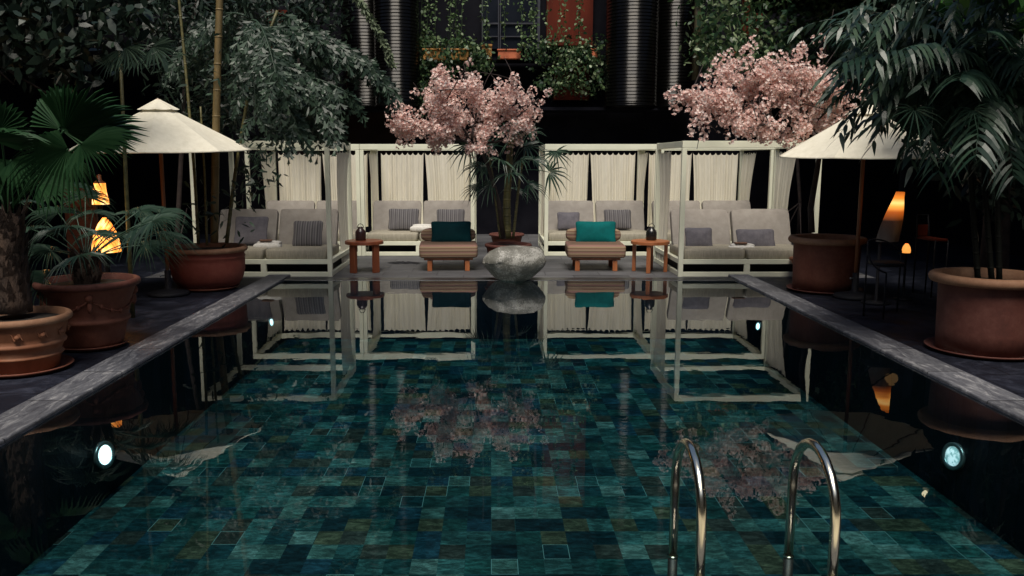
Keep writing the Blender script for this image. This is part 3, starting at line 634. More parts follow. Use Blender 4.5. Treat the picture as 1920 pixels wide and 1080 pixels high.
# side tables and jugs
def table(px, mat, lw, label, rz):
    X = at(px, 500, 14.42).x; t = thing('side_table', label, 'table', (X, 14.42, DZ), rz, 'round wooden side tables'); Rr = 0.325
    m = MB(); m.lathe([(0.0, 0.47), (Rr - 0.02, 0.47), (Rr, 0.475), (Rr, 0.52), (Rr - 0.015, 0.53), (0.0, 0.53)], 48, smooth=False); m.build('tabletop', mat, t)
    for k in range(4):
        a = R(45 + 90 * k); m = MB(); M = Matrix.Rotation(a, 3, 'Z'); m.box((0.265 * math.cos(a), 0.265 * math.sin(a), 0.233), (0.06, lw, 0.466), M, 0.006); m.build('leg', mat, t)
    return X
x1 = table(684, redwood, 0.12, 'round dark red wooden side table by the left cabanas', R(8))
x2 = table(1218, orangewood, 0.07, 'round orange wooden side table by the right cabanas', R(30))
def jug(x, y, mat, label, rz):
    t = thing('jug', label, 'jug', (x, y, DZ + 0.53), rz, 'dark jugs on the side tables')
    m = MB(); m.lathe([(0.0, 0.0), (0.082, 0.0), (0.09, 0.012), (0.092, 0.13), (0.08, 0.165), (0.05, 0.195), (0.042, 0.21), (0.046, 0.225), (0.03, 0.23), (0.0, 0.23)], 28); m.build('body', mat, t)
    pts = [(0.055 * math.cos(a), 0, 0.205 + 0.075 * math.sin(a)) for a in [math.pi * k / 10 for k in range(11)]]; m = MB(); m.tube(pts, 0.006, 6); m.build('handle', mat, t)
jug(at(676, 445, 14.42).x, 14.44, jugm, 'dark brown jug on the left side table', 0.3)
jug(at(1222, 445, 14.42).x, 14.46, blackglaze, 'black jug on the right side table', -0.3)
m = MB(); p = at(757, 494, 15.6)
vs = []; fs = []
for j in range(9):
    for i in range(25):
        x = (i / 24 - .5) * 0.56; y = (j / 8 - .5) * 0.22; vs.append((x + 0.03 * math.sin(j), y + 0.03 * math.sin(i * .8), 0.008 + 0.028 * abs(math.sin(i * 0.7 + j * 0.5)) * math.sin(math.pi * i / 24) * math.sin(math.pi * j / 8)))
for j in range(8):
    for i in range(24): a = j * 25 + i; fs.append((a, a + 1, a + 26, a + 25))
m.add(vs, fs, True); tag(m.build('crumpled_cloth', cloth_dark, None, (p.x, 15.6, DZ)), 'crumpled black cloth lying on the deck beside the left table', 'cloth')

# boulder
bm = bmesh.new(); bmesh.ops.create_icosphere(bm, subdivisions=5, radius=1)
from mathutils import noise as mn
for v in bm.verts:
    c = v.co.normalized(); z = c.z
    k = 1 + 0.07 * mn.noise(c * 1.6 + Vector((3, 1, 2))) + 0.025 * mn.noise(c * 4)
    prof = 1.0 if z > 0 else (1 - 0.40 * (-z) ** 1.4)
    zz = z * (0.27 if z > 0 else 0.40); zz += 0.035 * c.x if z > 0 else 0
    v.co = Vector((c.x * 0.475 * prof * k * (1.0 + 0.0 * z), c.y * 0.36 * prof * k, zz * k))
    if v.co.z > 0.21: v.co.z = 0.21 + (v.co.z - 0.21) * 0.4
me = bpy.data.meshes.new('boulder'); bm.to_mesh(me); bm.free(); me.materials.append(rock_m); me.polygons.foreach_set('use_smooth', [True] * len(me.polygons))
o = bpy.data.objects.new('boulder', me); COL.objects.link(o); p = at(963, 493, 13.12); o.location = (p.x, 13.12, 0.29)
tag(o, 'smooth grey boulder sitting on the far pool edge', 'rock')

# ------------------------------------------------------------------ umbrellas
def umbrella(px, Y, Rr, zr, za, label, rz, tilt, pole_dx=0.0):
    X = at(px, 400, Y).x; t = thing('parasol', label, 'parasol', (X, Y, 0), 0, 'cream garden parasols'); n = 8
    m = MB(); vs = []; fs = []; M = Matrix.Rotation(R(tilt), 3, 'X') @ Matrix.Rotation(R(rz), 3, 'Z'); seg = 7; ns = 6; base = Vector((0, 0, za))
    r0 = 0.27; 
    def P(r, a, z): return base + M @ Vector((r * math.cos(a), r * math.sin(a), z))
    drop = za - zr
    def panel(ra, rb, z_of, thick=0):
        vs = []; fs = []
        for i in range(seg + 1):
            f = i / seg; r = ra + (rb - ra) * f
            for k in range(n * ns):
                kk = k % ns / ns; a0 = 2 * math.pi * (k // ns) / n; a1 = a0 + 2 * math.pi / n
                p0 = Vector((math.cos(a0), math.sin(a0), 0)); p1 = Vector((math.cos(a1), math.sin(a1), 0)); q = (p0 * (1 - kk) + p1 * kk) * r
                sag = 0.008 * math.sin(math.pi * kk) * f * (r / rb); q = q * (1 - 0.04 * math.sin(math.pi * kk) * f)
                vs.append(base + M @ Vector((q.x, q.y, z_of(r) - sag)))
        K = n * ns
        for i in range(seg):
            for k in range(K): k2 = (k + 1) % K; fs.append((i * K + k, i * K + k2, (i + 1) * K + k2, (i + 1) * K + k))
        return vs, fs
    v_, f_ = panel(0.12, Rr, lambda r: -drop * (0.04 + 0.96 * (r / Rr)) ** 0.99); m.add(v_, f_, False)
    # short valance band
    K = n * ns; last = v_[-K:]; vs = last + [p + Vector((0, 0, -0.012)) for p in last]; m.add(vs, [(k, (k + 1) % K, K + (k + 1) % K, K + k) for k in range(K)], True)
    c = m.build('canopy', umb_m, t); mod = c.modifiers.new('s', 'SOLIDIFY'); mod.thickness = 0.004
    m = MB(); v_, f_ = panel(0.004, r0, lambda r: 0.03 - drop * (r / Rr) * 0.98); m.add(v_, f_, False); vt = m.build('vent', umb_m, c)
    for k in range(n):
        a = 2 * math.pi * k / n; m = MB(); m.tube([P(0.03, a, -drop * 0.1 - 0.05), P(Rr * 0.5, a, -drop * 0.55 - 0.03), P(Rr * 0.97, a, -drop * 0.97 - 0.03)], 0.009, 5); m.build('rib', polewood, t)
    m = MB(); m.tube([(0, 0, 0.30), (0, 0, 1.2), tuple(P(0, 0, 0.02))], 0.026, 12); m.build('pole', polewood, t)
    m = MB(); m.lathe([(0.0, 0.0), (0.27, 0.0), (0.28, 0.02), (0.26, 0.05), (0.10, 0.08), (0.045, 0.10), (0.042, 0.34), (0.030, 0.345)], 32); b = m.build('base', darkmetal, t)
    m = MB(); m.tube([(-0.04, -0.02, 0.27), (-0.075, -0.04, 0.27), (-0.09, -0.045, 0.27)], [0.006, 0.008, 0.016], 8); m.build('clamp_knob', steel, b)
umbrella(308, 11.6, 1.17, 1.97, 2.62, 'cream parasol half hidden by the left fan palm', 12, 2.0)
umbrella(1612, 11.35, 1.12, 1.88, 2.56, 'cream parasol overhung by the dark right palm fronds', 5, 1.0)

# ------------------------------------------------------------------ pots
def pot(name, label, loc, prof, rimprof, mat, rimmat, soil_r, soil_z, group='terracotta plant pots', relief=None, wob=0.0):
    t = thing(name, label, 'plant pot', loc, rnd.uniform(0, 3), group)
    m = MB(); m.lathe(prof, 56, wob=wob); bo = m.build('body', mat, t)
    m = MB(); m.lathe(rimprof, 56); m.build('rim', rimmat, t)
    m = MB(); m.lathe([(0.0, soil_z + 0.03), (soil_r * 0.6, soil_z + 0.02), (soil_r, soil_z)], 32); m.build('soil', soil_m, t)
    if relief: relief(t, mat)
    return t
def saucer(label, x, y, r, mat, z=0.0):
    m = MB(); m.lathe([(0.0, 0.0), (r * 0.86, 0.0), (r, 0.035), (r * 0.985, 0.045), (r * 0.955, 0.037), (r * 0.84, 0.014), (0.0, 0.014)], 48)
    tag(m.build('pot_saucer', mat, None, (x, y, z)), label, 'saucer', 'terracotta saucers under the pots')
def rimring(Ro, z0, z1, Ri):
    zm = (z0 + z1) / 2; h = (z1 - z0) / 2
    return [(Ri, z0 - 0.0)] + [(Ro - h * 0.9 + h * 0.9 * math.cos(a), zm + h * math.sin(a)) for a in [-math.pi / 2 + math.pi * k / 8 for k in range(9)]] + [(Ri, z1 - 0.005), (Ri - 0.01, z1 - 0.10)]
def band(r, z, h=0.025):
    return [(r, z - h), (r + 0.018, z - h * 0.6), (r + 0.024, z), (r + 0.018, z + h * 0.6), (r, z + h)]
def garland(r_at, z0, amp, n=4, blobs=True):
    def f(t, mat):
        m = MB()
        for k in range(n):
            a0 = 2 * math.pi * k / n
            pts = []
            for i in range(13):
                a = a0 + 2 * math.pi / n * i / 12; z = z0 - amp * math.sin(math.pi * i / 12); rr = r_at(z) + 0.006; pts.append((rr * math.cos(a), rr * math.sin(a), z))
            m.tube(pts, 0.011, 6)
            for i in range(0, 13, 2):
                p = pts[i]; m.sq(p, (0.045, 0.045, 0.05), None, 1, 1, 8, 6)
            p = pts[0]; m.sq((p[0], p[1], p[2] + 0.03), (0.09, 0.09, 0.10), None, 1, 1, 10, 8); m.sq((p[0], p[1], p[2] - 0.06), (0.05, 0.05, 0.12), None, 1, 1, 10, 8)
        m.build('garland_relief', mat, t)
    return f
def lin(r0, z0, r1, z1): return lambda z: r0 + (r1 - r0) * (z - z0) / (z1 - z0)
SZ = 0.016
# pot 1, near left
p1 = (-4.18, 7.42, SZ)
f1 = lin(0.30, 0, 0.41, 0.47)
pr = [(0.0, 0.0), (f1(0), 0.0)] + band(f1(0.1), 0.13, 0.018) + band(f1(0.22), 0.24, 0.026) + [(f1(0.30), 0.30), (f1(0.38), 0.38), (f1(0.42), 0.42)]
def r1(t, mat):
    m = MB()
    for k in range(12):
        a = 2 * math.pi * k / 12; rr = f1(0.33) + 0.004; z = 0.335
        m.sq((rr * math.cos(a), rr * math.sin(a), z), (0.05, 0.05, 0.045), None, 1, 1, 10, 8)
        for s in (-1, 1):
            pts = [((rr + 0.004) * math.cos(a + s * 0.05 * i / 2), (rr + 0.004) * math.sin(a + s * 0.05 * i / 2), z + s * 0.03 * math.sin(i)) for i in range(6)]; m.tube(pts, [0.009, 0.01, 0.009, 0.007, 0.005, 0.003], 5)
    m.build('scroll_relief', mat, t)
pot('terracotta_pot', 'pale orange pot with scroll relief at the near left', p1, pr, rimring(0.435, 0.415, 0.485, 0.385), terra_a, rim_m, 0.385, 0.42, relief=r1)
saucer('red saucer under the near left relief pot', -4.18, 7.42, 0.42, terra_b)
# pot 2
p2 = (-3.99, 8.35, SZ)
f2 = lin(0.29, 0, 0.44, 0.64)
pr = [(0.0, 0.0), (f2(0), 0.0), (f2(0.05), 0.05), (f2(0.16), 0.16)] + band(f2(0.27), 0.27, 0.03) + [(f2(0.35), 0.35), (f2(0.5), 0.5), (0.45, 0.60)]
pot('terracotta_pot', 'dark red garland pot behind the near left pot', p2, pr, rimring(0.49, 0.595, 0.665, 0.43), terra_b, terra_c, 0.43, 0.60, relief=garland(f2, 0.50, 0.13))
saucer('saucer under the dark red garland pot', p2[0], p2[1], 0.34, terra_b)
# pot 3 bowl
p3 = (-4.08, 12.2, SZ)
pr = [(0.0, 0.0), (0.34, 0.0), (0.42, 0.04), (0.485, 0.14), (0.515, 0.26), (0.52, 0.38), (0.515, 0.44), (0.53, 0.46), (0.515, 0.48), (0.52, 0.53)]
pot('terracotta_pot', 'wide red bowl pot beside the front left cabana', p3, pr, rimring(0.565, 0.525, 0.60, 0.50), terra_d, rim_m, 0.50, 0.53)
saucer('saucer under the wide bowl pot', p3[0], p3[1], 0.43, terra_b)
# right pots
p4 = (4.74, 12.0, SZ)
pr = [(0.0, 0.0), (0.43, 0.0), (0.438, 0.2), (0.445, 0.45), (0.45, 0.68)]
pot('terracotta_pot', 'cylindrical pot holding the right blossom tree', p4, pr, rimring(0.525, 0.665, 0.755, 0.43), terra_b, rim_m, 0.43, 0.66)
saucer('saucer under the blossom tree pot at right', p4[0], p4[1], 0.52, terra_c)
p5 = (4.80, 8.15, SZ)
pr = [(0.0, 0.0), (0.42, 0.0), (0.425, 0.2), (0.43, 0.45), (0.435, 0.67)]
pot('terracotta_pot', 'big cylindrical pot at the near right', p5, pr, rimring(0.525, 0.655, 0.745, 0.42), terra_c, rim_m, 0.42, 0.65)
saucer('saucer under the big near right pot', p5[0], p5[1], 0.52, terra_c)
pp = at(1490, 508, 14.0); p6 = (5.02, 13.55, DZ)
pr = [(0.0, 0.0), (0.15, 0.0), (0.16, 0.02), (0.14, 0.03), (0.17, 0.16), (0.21, 0.3)]
pot('terracotta_pot', 'small flared pot tucked behind the blossom tree pot', p6, pr, rimring(0.25, 0.29, 0.335, 0.2), planter_r, terra_a, 0.2, 0.29)
# centre pots
p7 = (at(953, 455, 14.75).x, 14.75, DZ)
pr = [(0.0, 0.0), (0.22, 0.0), (0.30, 0.12), (0.36, 0.28), (0.38, 0.38)]
pot('terracotta_pot', 'red terracotta pot behind the boulder', p7, pr, rimring(0.41, 0.385, 0.445, 0.34), terra_b, terra_c, 0.35, 0.39)
p8 = (at(950, 437, 17.3).x, 17.3, DZ)
pr = [(0.0, 0.0), (0.22, 0.0), (0.27, 0.15), (0.32, 0.36)]
pot('terracotta_pot', 'second terracotta pot further back behind the centre palm', p8, pr, rimring(0.36, 0.35, 0.40, 0.3), terra_b, terra_c, 0.3, 0.35)

# ------------------------------------------------------------------ plants
def P3(v): return Vector(v)
# near-left fan palm with shaggy trunk
t = thing('fan_palm', 'large fan palm with shaggy trunk in the near left pot', 'palm', (p1[0], p1[1], 0.44))
base = Vector((p1[0], p1[1], 0.44)); L = lambda q: Vector(q) - base
m = MB(); a = at(22, 585, 7.42); b = at(14, 400, 7.45)
pts = [a + (b - a) * (i / 8) for i in range(9)]; m.tube([L(p) for p in pts], [0.17, 0.165, 0.155, 0.15, 0.15, 0.145, 0.14, 0.13, 0.10], 14)
for k in range(170):
    tt = rnd.random(); c = a + (b - a) * tt; an = rnd.uniform(0, 6.28); rr = 0.15; o = Vector((math.cos(an), math.sin(an), 0))
    m.blade(L(c + o * rr * 0.85), o * 0.45 + Vector((0, 0, 1)), Vector((-o.y, o.x, 0)), rnd.uniform(0.10, 0.2), rnd.uniform(0.04, 0.09), -0.1, 3, [1, 0.8, 0.5, 0])
m.build('trunk', bark_sh, t)
crown = b
fans = [ # hub px,py,Y, axis, normal, R, n, spread, split, droop
 (112, 242, 7.2, (0.35, -0.1, 0.9), (0.15, 1, -0.25), 0.40, 28, 210, 0.80, 0.06),
 (120, 245, 7.0, (1, -0.1, 0.33), (0.1, 0.6, 0.9), 0.66, 30, 150, 0.58, 0.10),
 (150, 272, 6.8, (1, -0.3, 0.0), (0.1, -0.6, 0.8), 0.52, 30, 150, 0.42, 0.22),
 (128, 280, 6.9, (-0.55, -0.5, -0.35), (0.2, -0.9, 0.5), 0.48, 28, 210, 0.45, 0.42),
 (0, 245, 7.2, (0.1, -0.3, 0.8), (0.1, 0.9, -0.2), 0.36, 24, 230, 0.65, 0.15),
 (-30, 262, 6.8, (0.9, -0.3, 0.15), (0, 0.2, 1), 0.55, 26, 190, 0.55, 0.20),
 (20, 300, 7.4, (0.1, -0.4, -0.4), (0, -0.8, 0.6), 0.42, 26, 220, 0.4, 0.4),
 (-20, 350, 7.7, (-0.6, 0.2, 0.5), (0, -0.6, 0.8), 0.5, 24, 240, 0.5, 0.35),
 (70, 345, 8.0, (0.5, 0.5, 0.2), (0, -0.5, 0.8), 0.45, 24, 240, 0.45, 0.45)]
for (hx, hy, Y, ax, nr, Rr, n, spd, spl, dr) in fans:
    m = MB(); hub = at(hx, hy, Y); fan(m, L(hub), ax, nr, Rr, n, R(spd), spl, dr, 0.02, 0.06)
    m.tube([L(q) for q in bez(crown, (crown + hub) / 2 + Vector((0, 0.05, 0.08)), hub, 8)], [0.014] * 4 + [0.010] * 4, 6); m.build('frond', leaf_fan, t)

# chamaerops in pot 2
base = Vector((p2[0], p2[1], 0.60)); t = thing('fan_palm', 'bushy low palm with thin fans in the dark red garland pot', 'palm', base)
m = MB(); m.lathe([(0.10, -0.02), (0.13, 0.1), (0.10, 0.26), (0.04, 0.34)], 14); 
for k in range(90):
    an = rnd.uniform(0, 6.28); o = Vector((math.cos(an), math.sin(an), 0)); m.blade(o * 0.1 + Vector((0, 0, rnd.uniform(0, 0.3))), o * 0.5 + Vector((0, 0, 1)), Vector((-o.y, o.x, 0)), 0.14, 0.05, 0, 3, [1, .8, .5, 0])
m.build('trunk', bark_sh, t)
hubs = [(265, 420, 8.2), (262, 395, 8.6), (95, 470, 8.1), (110, 400, 8.5), (175, 400, 8.9), (60, 430, 8.8), (150, 480, 7.9), (130, 350, 8.8), (215, 440, 8.9), (85, 520, 8.2), (270, 460, 8.5), (300, 440, 8.8), (40, 380, 9.2), (285, 415, 8.0), (180, 440, 8.6), (130, 430, 8.0), (240, 400, 9.0), (160, 370, 8.6), (70, 470, 8.6), (300, 400, 8.5)]
for (hx, hy, Y) in hubs:
    hub = at(hx, hy, Y) - base; c0 = Vector((0, 0, 0.25)); ax = Vector((hub.x, hub.y, hub.z * 0.3 - 0.05)).normalized(); m = MB()
    fan(m, hub, ax, Vector((ax.x * -0.3, -0.4, 0.9)), rnd.uniform(0.34, 0.46), 26, R(230), 0.30, 0.50, 0.05, 0.06, wf=0.8)
    m.tube(bez(c0, (c0 + hub) / 2 + Vector((0, 0, 0.08)), hub, 7), 0.006, 5); m.build('frond', leaf_cham, t)

# fishtail palm in bowl pot
base = Vector((p3[0], p3[1], 0.54)); t = thing('fishtail_palm', 'tall fishtail palm with hanging wedge leaves in the wide bowl pot', 'palm', base)
def stem(pts, r0, r1, mat, name='trunk', rings=True):
    m = MB(); n = 14; P = []
    pts = [Vector(p) for p in pts]
    for i in range(n + 1):
        f = i / n * (len(pts) - 1); k = min(int(f), len(pts) - 2); P.append(pts[k].lerp(pts[k + 1], f - k) - base)
    m.tube(P, [r0 + (r1 - r0) * i / n for i in range(n + 1)], 10)
    if rings:
        for i in range(1, n): m.tube([P[i] - Vector((0, 0, 0.012)), P[i], P[i] + Vector((0, 0, 0.012))], [(r0 + (r1 - r0) * i / n) * q for q in (1.02, 1.12, 1.02)], 10)
    return m.build(name, mat, t)
stem([at(402, 455, 12.2), at(404, 290, 12.2), at(408, 120, 12.15), at(414, -60, 12.1), at(425, -260, 12.0)], 0.055, 0.045, bamboo_bark)
stem([at(372, 458, 12.1), at(365, 330, 12.2), at(350, 150, 12.4), at(330, -60, 12.5)], 0.022, 0.018, cane_m)
stem([at(425, 456, 12.3), at(440, 330, 12.4), at(470, 150, 12.5), at(520, 20, 12.6)], 0.028, 0.02, cane_m)
stem([at(388, 460, 12.0), at(384, 330, 12.0), at(376, 200, 12.0)], 0.018, 0.012, cane_m)
ff = [((470, 60, 12.4), (728, 150, 12.9), 0.65, 12, 0.40, 0.13), ((480, 100, 12.4), (635, 220, 12.2), 0.55, 8, 0.5, 0.13), ((470, 140, 12.5), (560, 245, 12.0), 0.5, 7, 0.45, 0.12),
      ((470, 80, 12.5), (480, 215, 11.9), 0.6, 7, 0.5, 0.12), ((500, 30, 12.5), (600, 90, 13.4), 0.4, 7, 0.5, 0.13), ((460, 30, 12.5), (340, 110, 12.8), 0.5, 8, 0.5, 0.12), ((470, 40, 12.3), (520, 150, 11.4), 0.5, 7, 0.45, 0.12),
      ((480, 150, 12.4), (655, 175, 12.2), 0.30, 7, 0.42, 0.11), ((500, 140, 12.5), (600, 230, 13.2), 0.5, 8, 0.5, 0.12)]
for (a, b, ar, n, sub, wl) in ff:
    m = MB(); fishfrond(m, at(*a) - base, at(*b) - base, ar, n, sub, wl); m.build('frond', leaf_fish, t)
# pale catkin strand
m = MB(); c = bez(at(560, -90, 12.6), at(690, -20, 12.6), at(735, 122, 12.7), 30)
m.tube([q - base for q in c], [0.03 - 0.0007 * i for i in range(30)], 6)
for k in range(900):
    i = rnd.randint(1, 29); leaf(m, c[i] + rvec(0.02) - base, 0.07, (runit() + Vector((0.4, 0, -0.8))).normalized(), 0.4)
m.build('seed_tassel', leaf_pale, t)
m = MB()
for k in range(260):
    p = at(*rnd.choice([(rnd.gauss(405, 28), rnd.gauss(130, 40)), (rnd.gauss(470, 14), rnd.gauss(330, 40)), (rnd.gauss(400, 35), rnd.gauss(400, 35)), (rnd.gauss(495, 20), rnd.gauss(300, 35))]), rnd.uniform(11.7, 12.6)); leaf(m, p - base, 0.13, None, 0.3)
m.build('small_leaves', leaf_fish, t)

# centre lady palm
base = Vector((p7[0], p7[1], 0.36)); t = thing('lady_palm', 'slim palm with finger-like fans in the pot behind the boulder', 'palm', base)
stem([at(951, 447, 14.75), at(950, 380, 14.75), at(955, 300, 14.7), at(958, 255, 14.7)], 0.075, 0.05, cane_m)
stem([at(962, 447, 14.85), at(975, 330, 14.9), at(985, 280, 14.9)], 0.025, 0.018, cane_m)
stem([at(938, 447, 14.8), at(925, 340, 14.9), at(915, 280, 14.8)], 0.022, 0.016, cane_m)
for (hx, hy, Y, Rr, ax, dr) in [(1030, 323, 14.0, 0.40, (0.8, -0.2, 0.1), 0.35), (1042, 284, 14.2, 0.34, (0.3, -0.3, -0.8), 0.2), (878, 272, 14.3, 0.42, (-0.5, -0.2, -0.6), 0.35), (900, 310, 14.5, 0.42, (-0.9, -0.2, 0), 0.5),
        (960, 262, 14.3, 0.45, (0.3, -0.5, 0.4), 0.4), (985, 275, 14.7, 0.45, (0.8, 0, 0.3), 0.4), (925, 275, 14.9, 0.45, (-0.6, 0.1, 0.4), 0.4), (955, 325, 14.2, 0.40, (0.1, -0.7, 0.0), 0.5), (990, 345, 14.7, 0.4, (0.8, 0, -0.1), 0.45),
        (920, 345, 14.6, 0.4, (-0.7, 0, -0.2), 0.5), (1000, 300, 15.2, 0.42, (0.7, 0.4, 0.2), 0.4), (895, 350, 15.0, 0.36, (-0.9, 0, -0.2), 0.4), (970, 235, 14.8, 0.42, (0.4, 0, 0.8), 0.3), (940, 300, 14.1, 0.42, (-0.3, -0.6, 0.1), 0.5), (975, 300, 14.4, 0.40, (0.5, -0.5, 0.1), 0.5), (950, 250, 15.0, 0.42, (-0.1, 0.2, 0.8), 0.4), (990, 250, 15.0, 0.4, (0.6, 0.2, 0.5), 0.4), (915, 315, 15.1, 0.42, (-0.6, 0.2, 0.3), 0.5), (965, 355, 15.2, 0.42, (0.3, 0.4, 0.1), 0.5)]:
    hub = at(hx, hy, Y) - base; m = MB(); fan(m, hub, ax, (-0.2 * ax[0], -0.5, 0.85) if hy != 323 else (0, -1, 0.2), Rr, 12, R(240), 0.27, dr, 0.06, 0.05, wf=0.95)
    c0 = Vector((0, 0, 1.25)); m.tube(bez(c0, (c0 + hub) / 2 + Vector((0, 0, 0.1)), hub, 7), 0.006, 5); m.build('frond', leaf_dark, t)

# blossom trees
def blossom_tree(label, base, trunk, branches, poly, Y0, Y1, ncl, extra):
    t = thing('blossom_tree', label, 'tree', base, 0, 'pink blossom trees'); base = Vector(base)
    m = MB(); tp = [at(*q) for q in trunk]; m.tube([q - base for q in tp], [0.045 - 0.02 * i / (len(tp) - 1) for i in range(len(tp))], 10); ends = []
    for (s, e) in branches:
        a = at(*s); b = at(*e); mid = (a + b) / 2 + rvec(0.08) + Vector((0, 0, -0.08)); c = bez(a, mid, b, 9)
        m.tube([q - base for q in c], [0.024 - 0.0022 * i for i in range(9)], 7); ends.append(c)
        for k in range(4):
            i = rnd.randint(3, 8); d = rvec(0.25) + Vector((0, 0, 0.12)); m.tube([c[i] - base, c[i] + d * 0.5 + Vector((0, 0, 0.02)) - base, c[i] + d - base], [0.01, 0.007, 0.004], 5)
    m.build('trunk', bark_cherry, t)
    m = MB()
    cl = []; puffs = []
    for k in range(ncl):
        if k % 3 == 0:
            c = rnd.choice(ends); i = rnd.randint(4, 8); cl.append(c[i] + rvec(0.11))
        else:
            if not puffs: puffs = [(at(*poly_sample(poly), rnd.uniform(Y0, Y1)), rnd.uniform(0.6, 1.25)) for _ in range(int(ncl / 8))]
            pc, pk = rnd.choice(puffs); o = runit() * (0.14 * pk * rnd.random() ** 0.4); o.x *= 1.2; cl.append(pc + o)
    for q in extra: cl.append(at(*q))
    for c in cl:
        rr = rnd.uniform(0.05, 0.085)
        for j in range(13):   # flowers in the cluster, five or so petals each
            o = runit(); o.y -= 0.2; fc = c + o * rr; up = (o + rvec(0.35)).normalized(); sx = up.cross(runit()).normalized(); sy = up.cross(sx)
            ro = rnd.uniform(0, 6); ps = rnd.uniform(0.025, 0.038)
            for q in range(5):
                an = ro + q * 1.257; d = (sx * math.cos(an) + sy * math.sin(an) + up * rnd.uniform(0.2, 0.9)).normalized(); m.blade(fc - base, d, d.cross(up), ps, ps * 0.85, 0, 2, [0.4, 1.0, 0])
    m.build('crown', petal_m, t)
    return t
base = (p7[0] - 0.12, p7[1] - 0.12, 0.36)
blossom_tree('pink blossom tree rising above the centre terracotta pot', base,
  [(944, 447, 14.65), (935, 380, 14.6), (915, 310, 14.4), (895, 268, 14.2)],
  [((895, 268, 14.2), (735, 215, 13.9)), ((895, 268, 14.2), (765, 255, 14.4)), ((880, 262, 14.2), (812, 150, 13.7)), ((885, 258, 14.1), (870, 140, 14.5)), ((895, 268, 14.2), (905, 165, 14.6)), ((895, 268, 14.2), (965, 150, 13.9)), ((900, 262, 14.2), (1010, 185, 14.2)), ((900, 268, 14.2), (1000, 235, 14.4)), ((850, 250, 14.2), (800, 200, 14.8))],
  [(732, 218), (748, 200), (775, 220), (805, 208), (806, 155), (820, 138), (850, 134), (892, 146), (905, 190), (930, 195), (942, 162), (960, 154), (980, 176), (1008, 190), (1000, 212), (996, 232), (960, 234), (925, 250), (900, 285), (850, 265), (800, 262), (738, 256)], 13.8, 14.5, 560,
  [(918, 281, 14.2), (925, 290, 14.2), (893, 280, 14.2)])
base = (p4[0] - 0.1, p4[1], 0.66)
blossom_tree('wide pink blossom tree over the right cabanas', base,
  [(1522, 436, 11.95), (1520, 390, 12.0), (1532, 320, 12.1), (1540, 270, 12.2), (1510, 232, 12.3), (1450, 228, 12.4)],
  [((1540, 275, 12.2), (1595, 180, 12.3)), ((1510, 232, 12.3), (1540, 130, 12.6)), ((1450, 228, 12.4), (1375, 200, 12.5)), ((1375, 200, 12.5), (1262, 180, 12.6)), ((1375, 200, 12.5), (1300, 225, 12.3)), ((1450, 228, 12.4), (1350, 120, 12.8)), ((1450, 228, 12.4), (1405, 110, 12.4)), ((1480, 230, 12.3), (1470, 110, 12.7)), ((1500, 232, 12.3), (1500, 100, 12.2)), ((1450, 228, 12.4), (1400, 240, 12.0))],
  [(1262, 184), (1282, 170), (1310, 168), (1348, 150), (1362, 126), (1388, 118), (1420, 116), (1450, 130), (1490, 128), (1508, 138), (1550, 138), (1576, 150), (1588, 174), (1590, 200), (1560, 235), (1520, 235), (1500, 268), (1440, 255), (1390, 235), (1330, 215), (1295, 225), (1270, 200)], 12.1, 12.9, 620,
  [(1433, 248, 12.3), (1434, 262, 12.3), (1482, 258, 12.3), (1478, 270, 12.3), (1503, 272, 12.3), (1500, 88, 12.3), (1495, 100, 12.3)])

# right near palm
base = Vector((p5[0], p5[1], 0.66)); t = thing('feather_palm', 'dark feather palm arching over the right parasol from the near right pot', 'palm', base)
c0 = at(1835, 175, 8.2)
for k, (dx_, tx) in enumerate(((-0.1, 1820), (0.05, 1845), (0.14, 1870))):
    stem([base + Vector((dx_, 0.03 * k, 0)), at(tx, 330, 8.2 + 0.1 * k), at(tx + 4, 175, 8.2)], 0.028, 0.02, shaded_cane)
tips = [(1578, 75, 8.6, .35), (1600, 150, 8.2, .45), (1582, 118, 7.6, .4), (1655, 225, 8.2, .5), (1720, 275, 7.8, .55), (1760, 320, 7.5, .5), (1615, 20, 8.9, .3), (1665, -20, 8.4, .35), (1700, 90, 7.2, .35),
        (1720, 30, 9.2, .3), (1780, -30, 8.8, .3), (1850, 60, 7.0, .35), (1930, 120, 7.4, .4), (1960, 250, 8.0, .5), (1900, 330, 7.6, .5), (1660, 150, 9.3, .4), (1705, 240, 9.2, .5), (1830, 290, 7.0, .5), (1560, 50, 9.4, .3), (1650, 100, 8.8, .5), (1690, 40, 8.0, .4), (1760, 100, 7.4, .45), (1800, 150, 7.1, .3), (1640, 180, 8.6, .4), (1880, 180, 8.0, .4), (1740, 230, 8.6, .5), (1860, 20, 8.6, .3)]
for (px, py, Y, ar) in tips:
    m = MB(); frond(m, c0 - base + rvec(0.08), at(px, py, Y) - base, ar, rnd.choice([22, 26, 30]), rnd.uniform(0.28, 0.38), rnd.choice([0.032, 0.04, 0.05]), 0.16, rnd.uniform(0.6, 0.95), 0.010); m.build('frond', leaf_dark, t)
m = MB()
hub = at(1715, 205, 7.4) - base; fan(m, hub, (-0.1, -0.3, -0.6), (0, -1, 0.3), 0.32, 12, R(250), 0.26, 0.3, 0.05, 0.05, wf=0.5)
hub = at(1745, 268, 7.6) - base; fan(m, hub, (-0.2, -0.3, -0.6), (0, -1, 0.3), 0.26, 14, R(230), 0.26, 0.3, 0.05, 0.05, wf=0.5)
hub = at(1825, 205, 7.2) - base; fan(m, hub, (0.1, -0.3, -0.6), (0, -1, 0.3), 0.25, 12, R(250), 0.26, 0.3, 0.05, 0.05, wf=0.5); m.build('frond', leaf_dark, t)

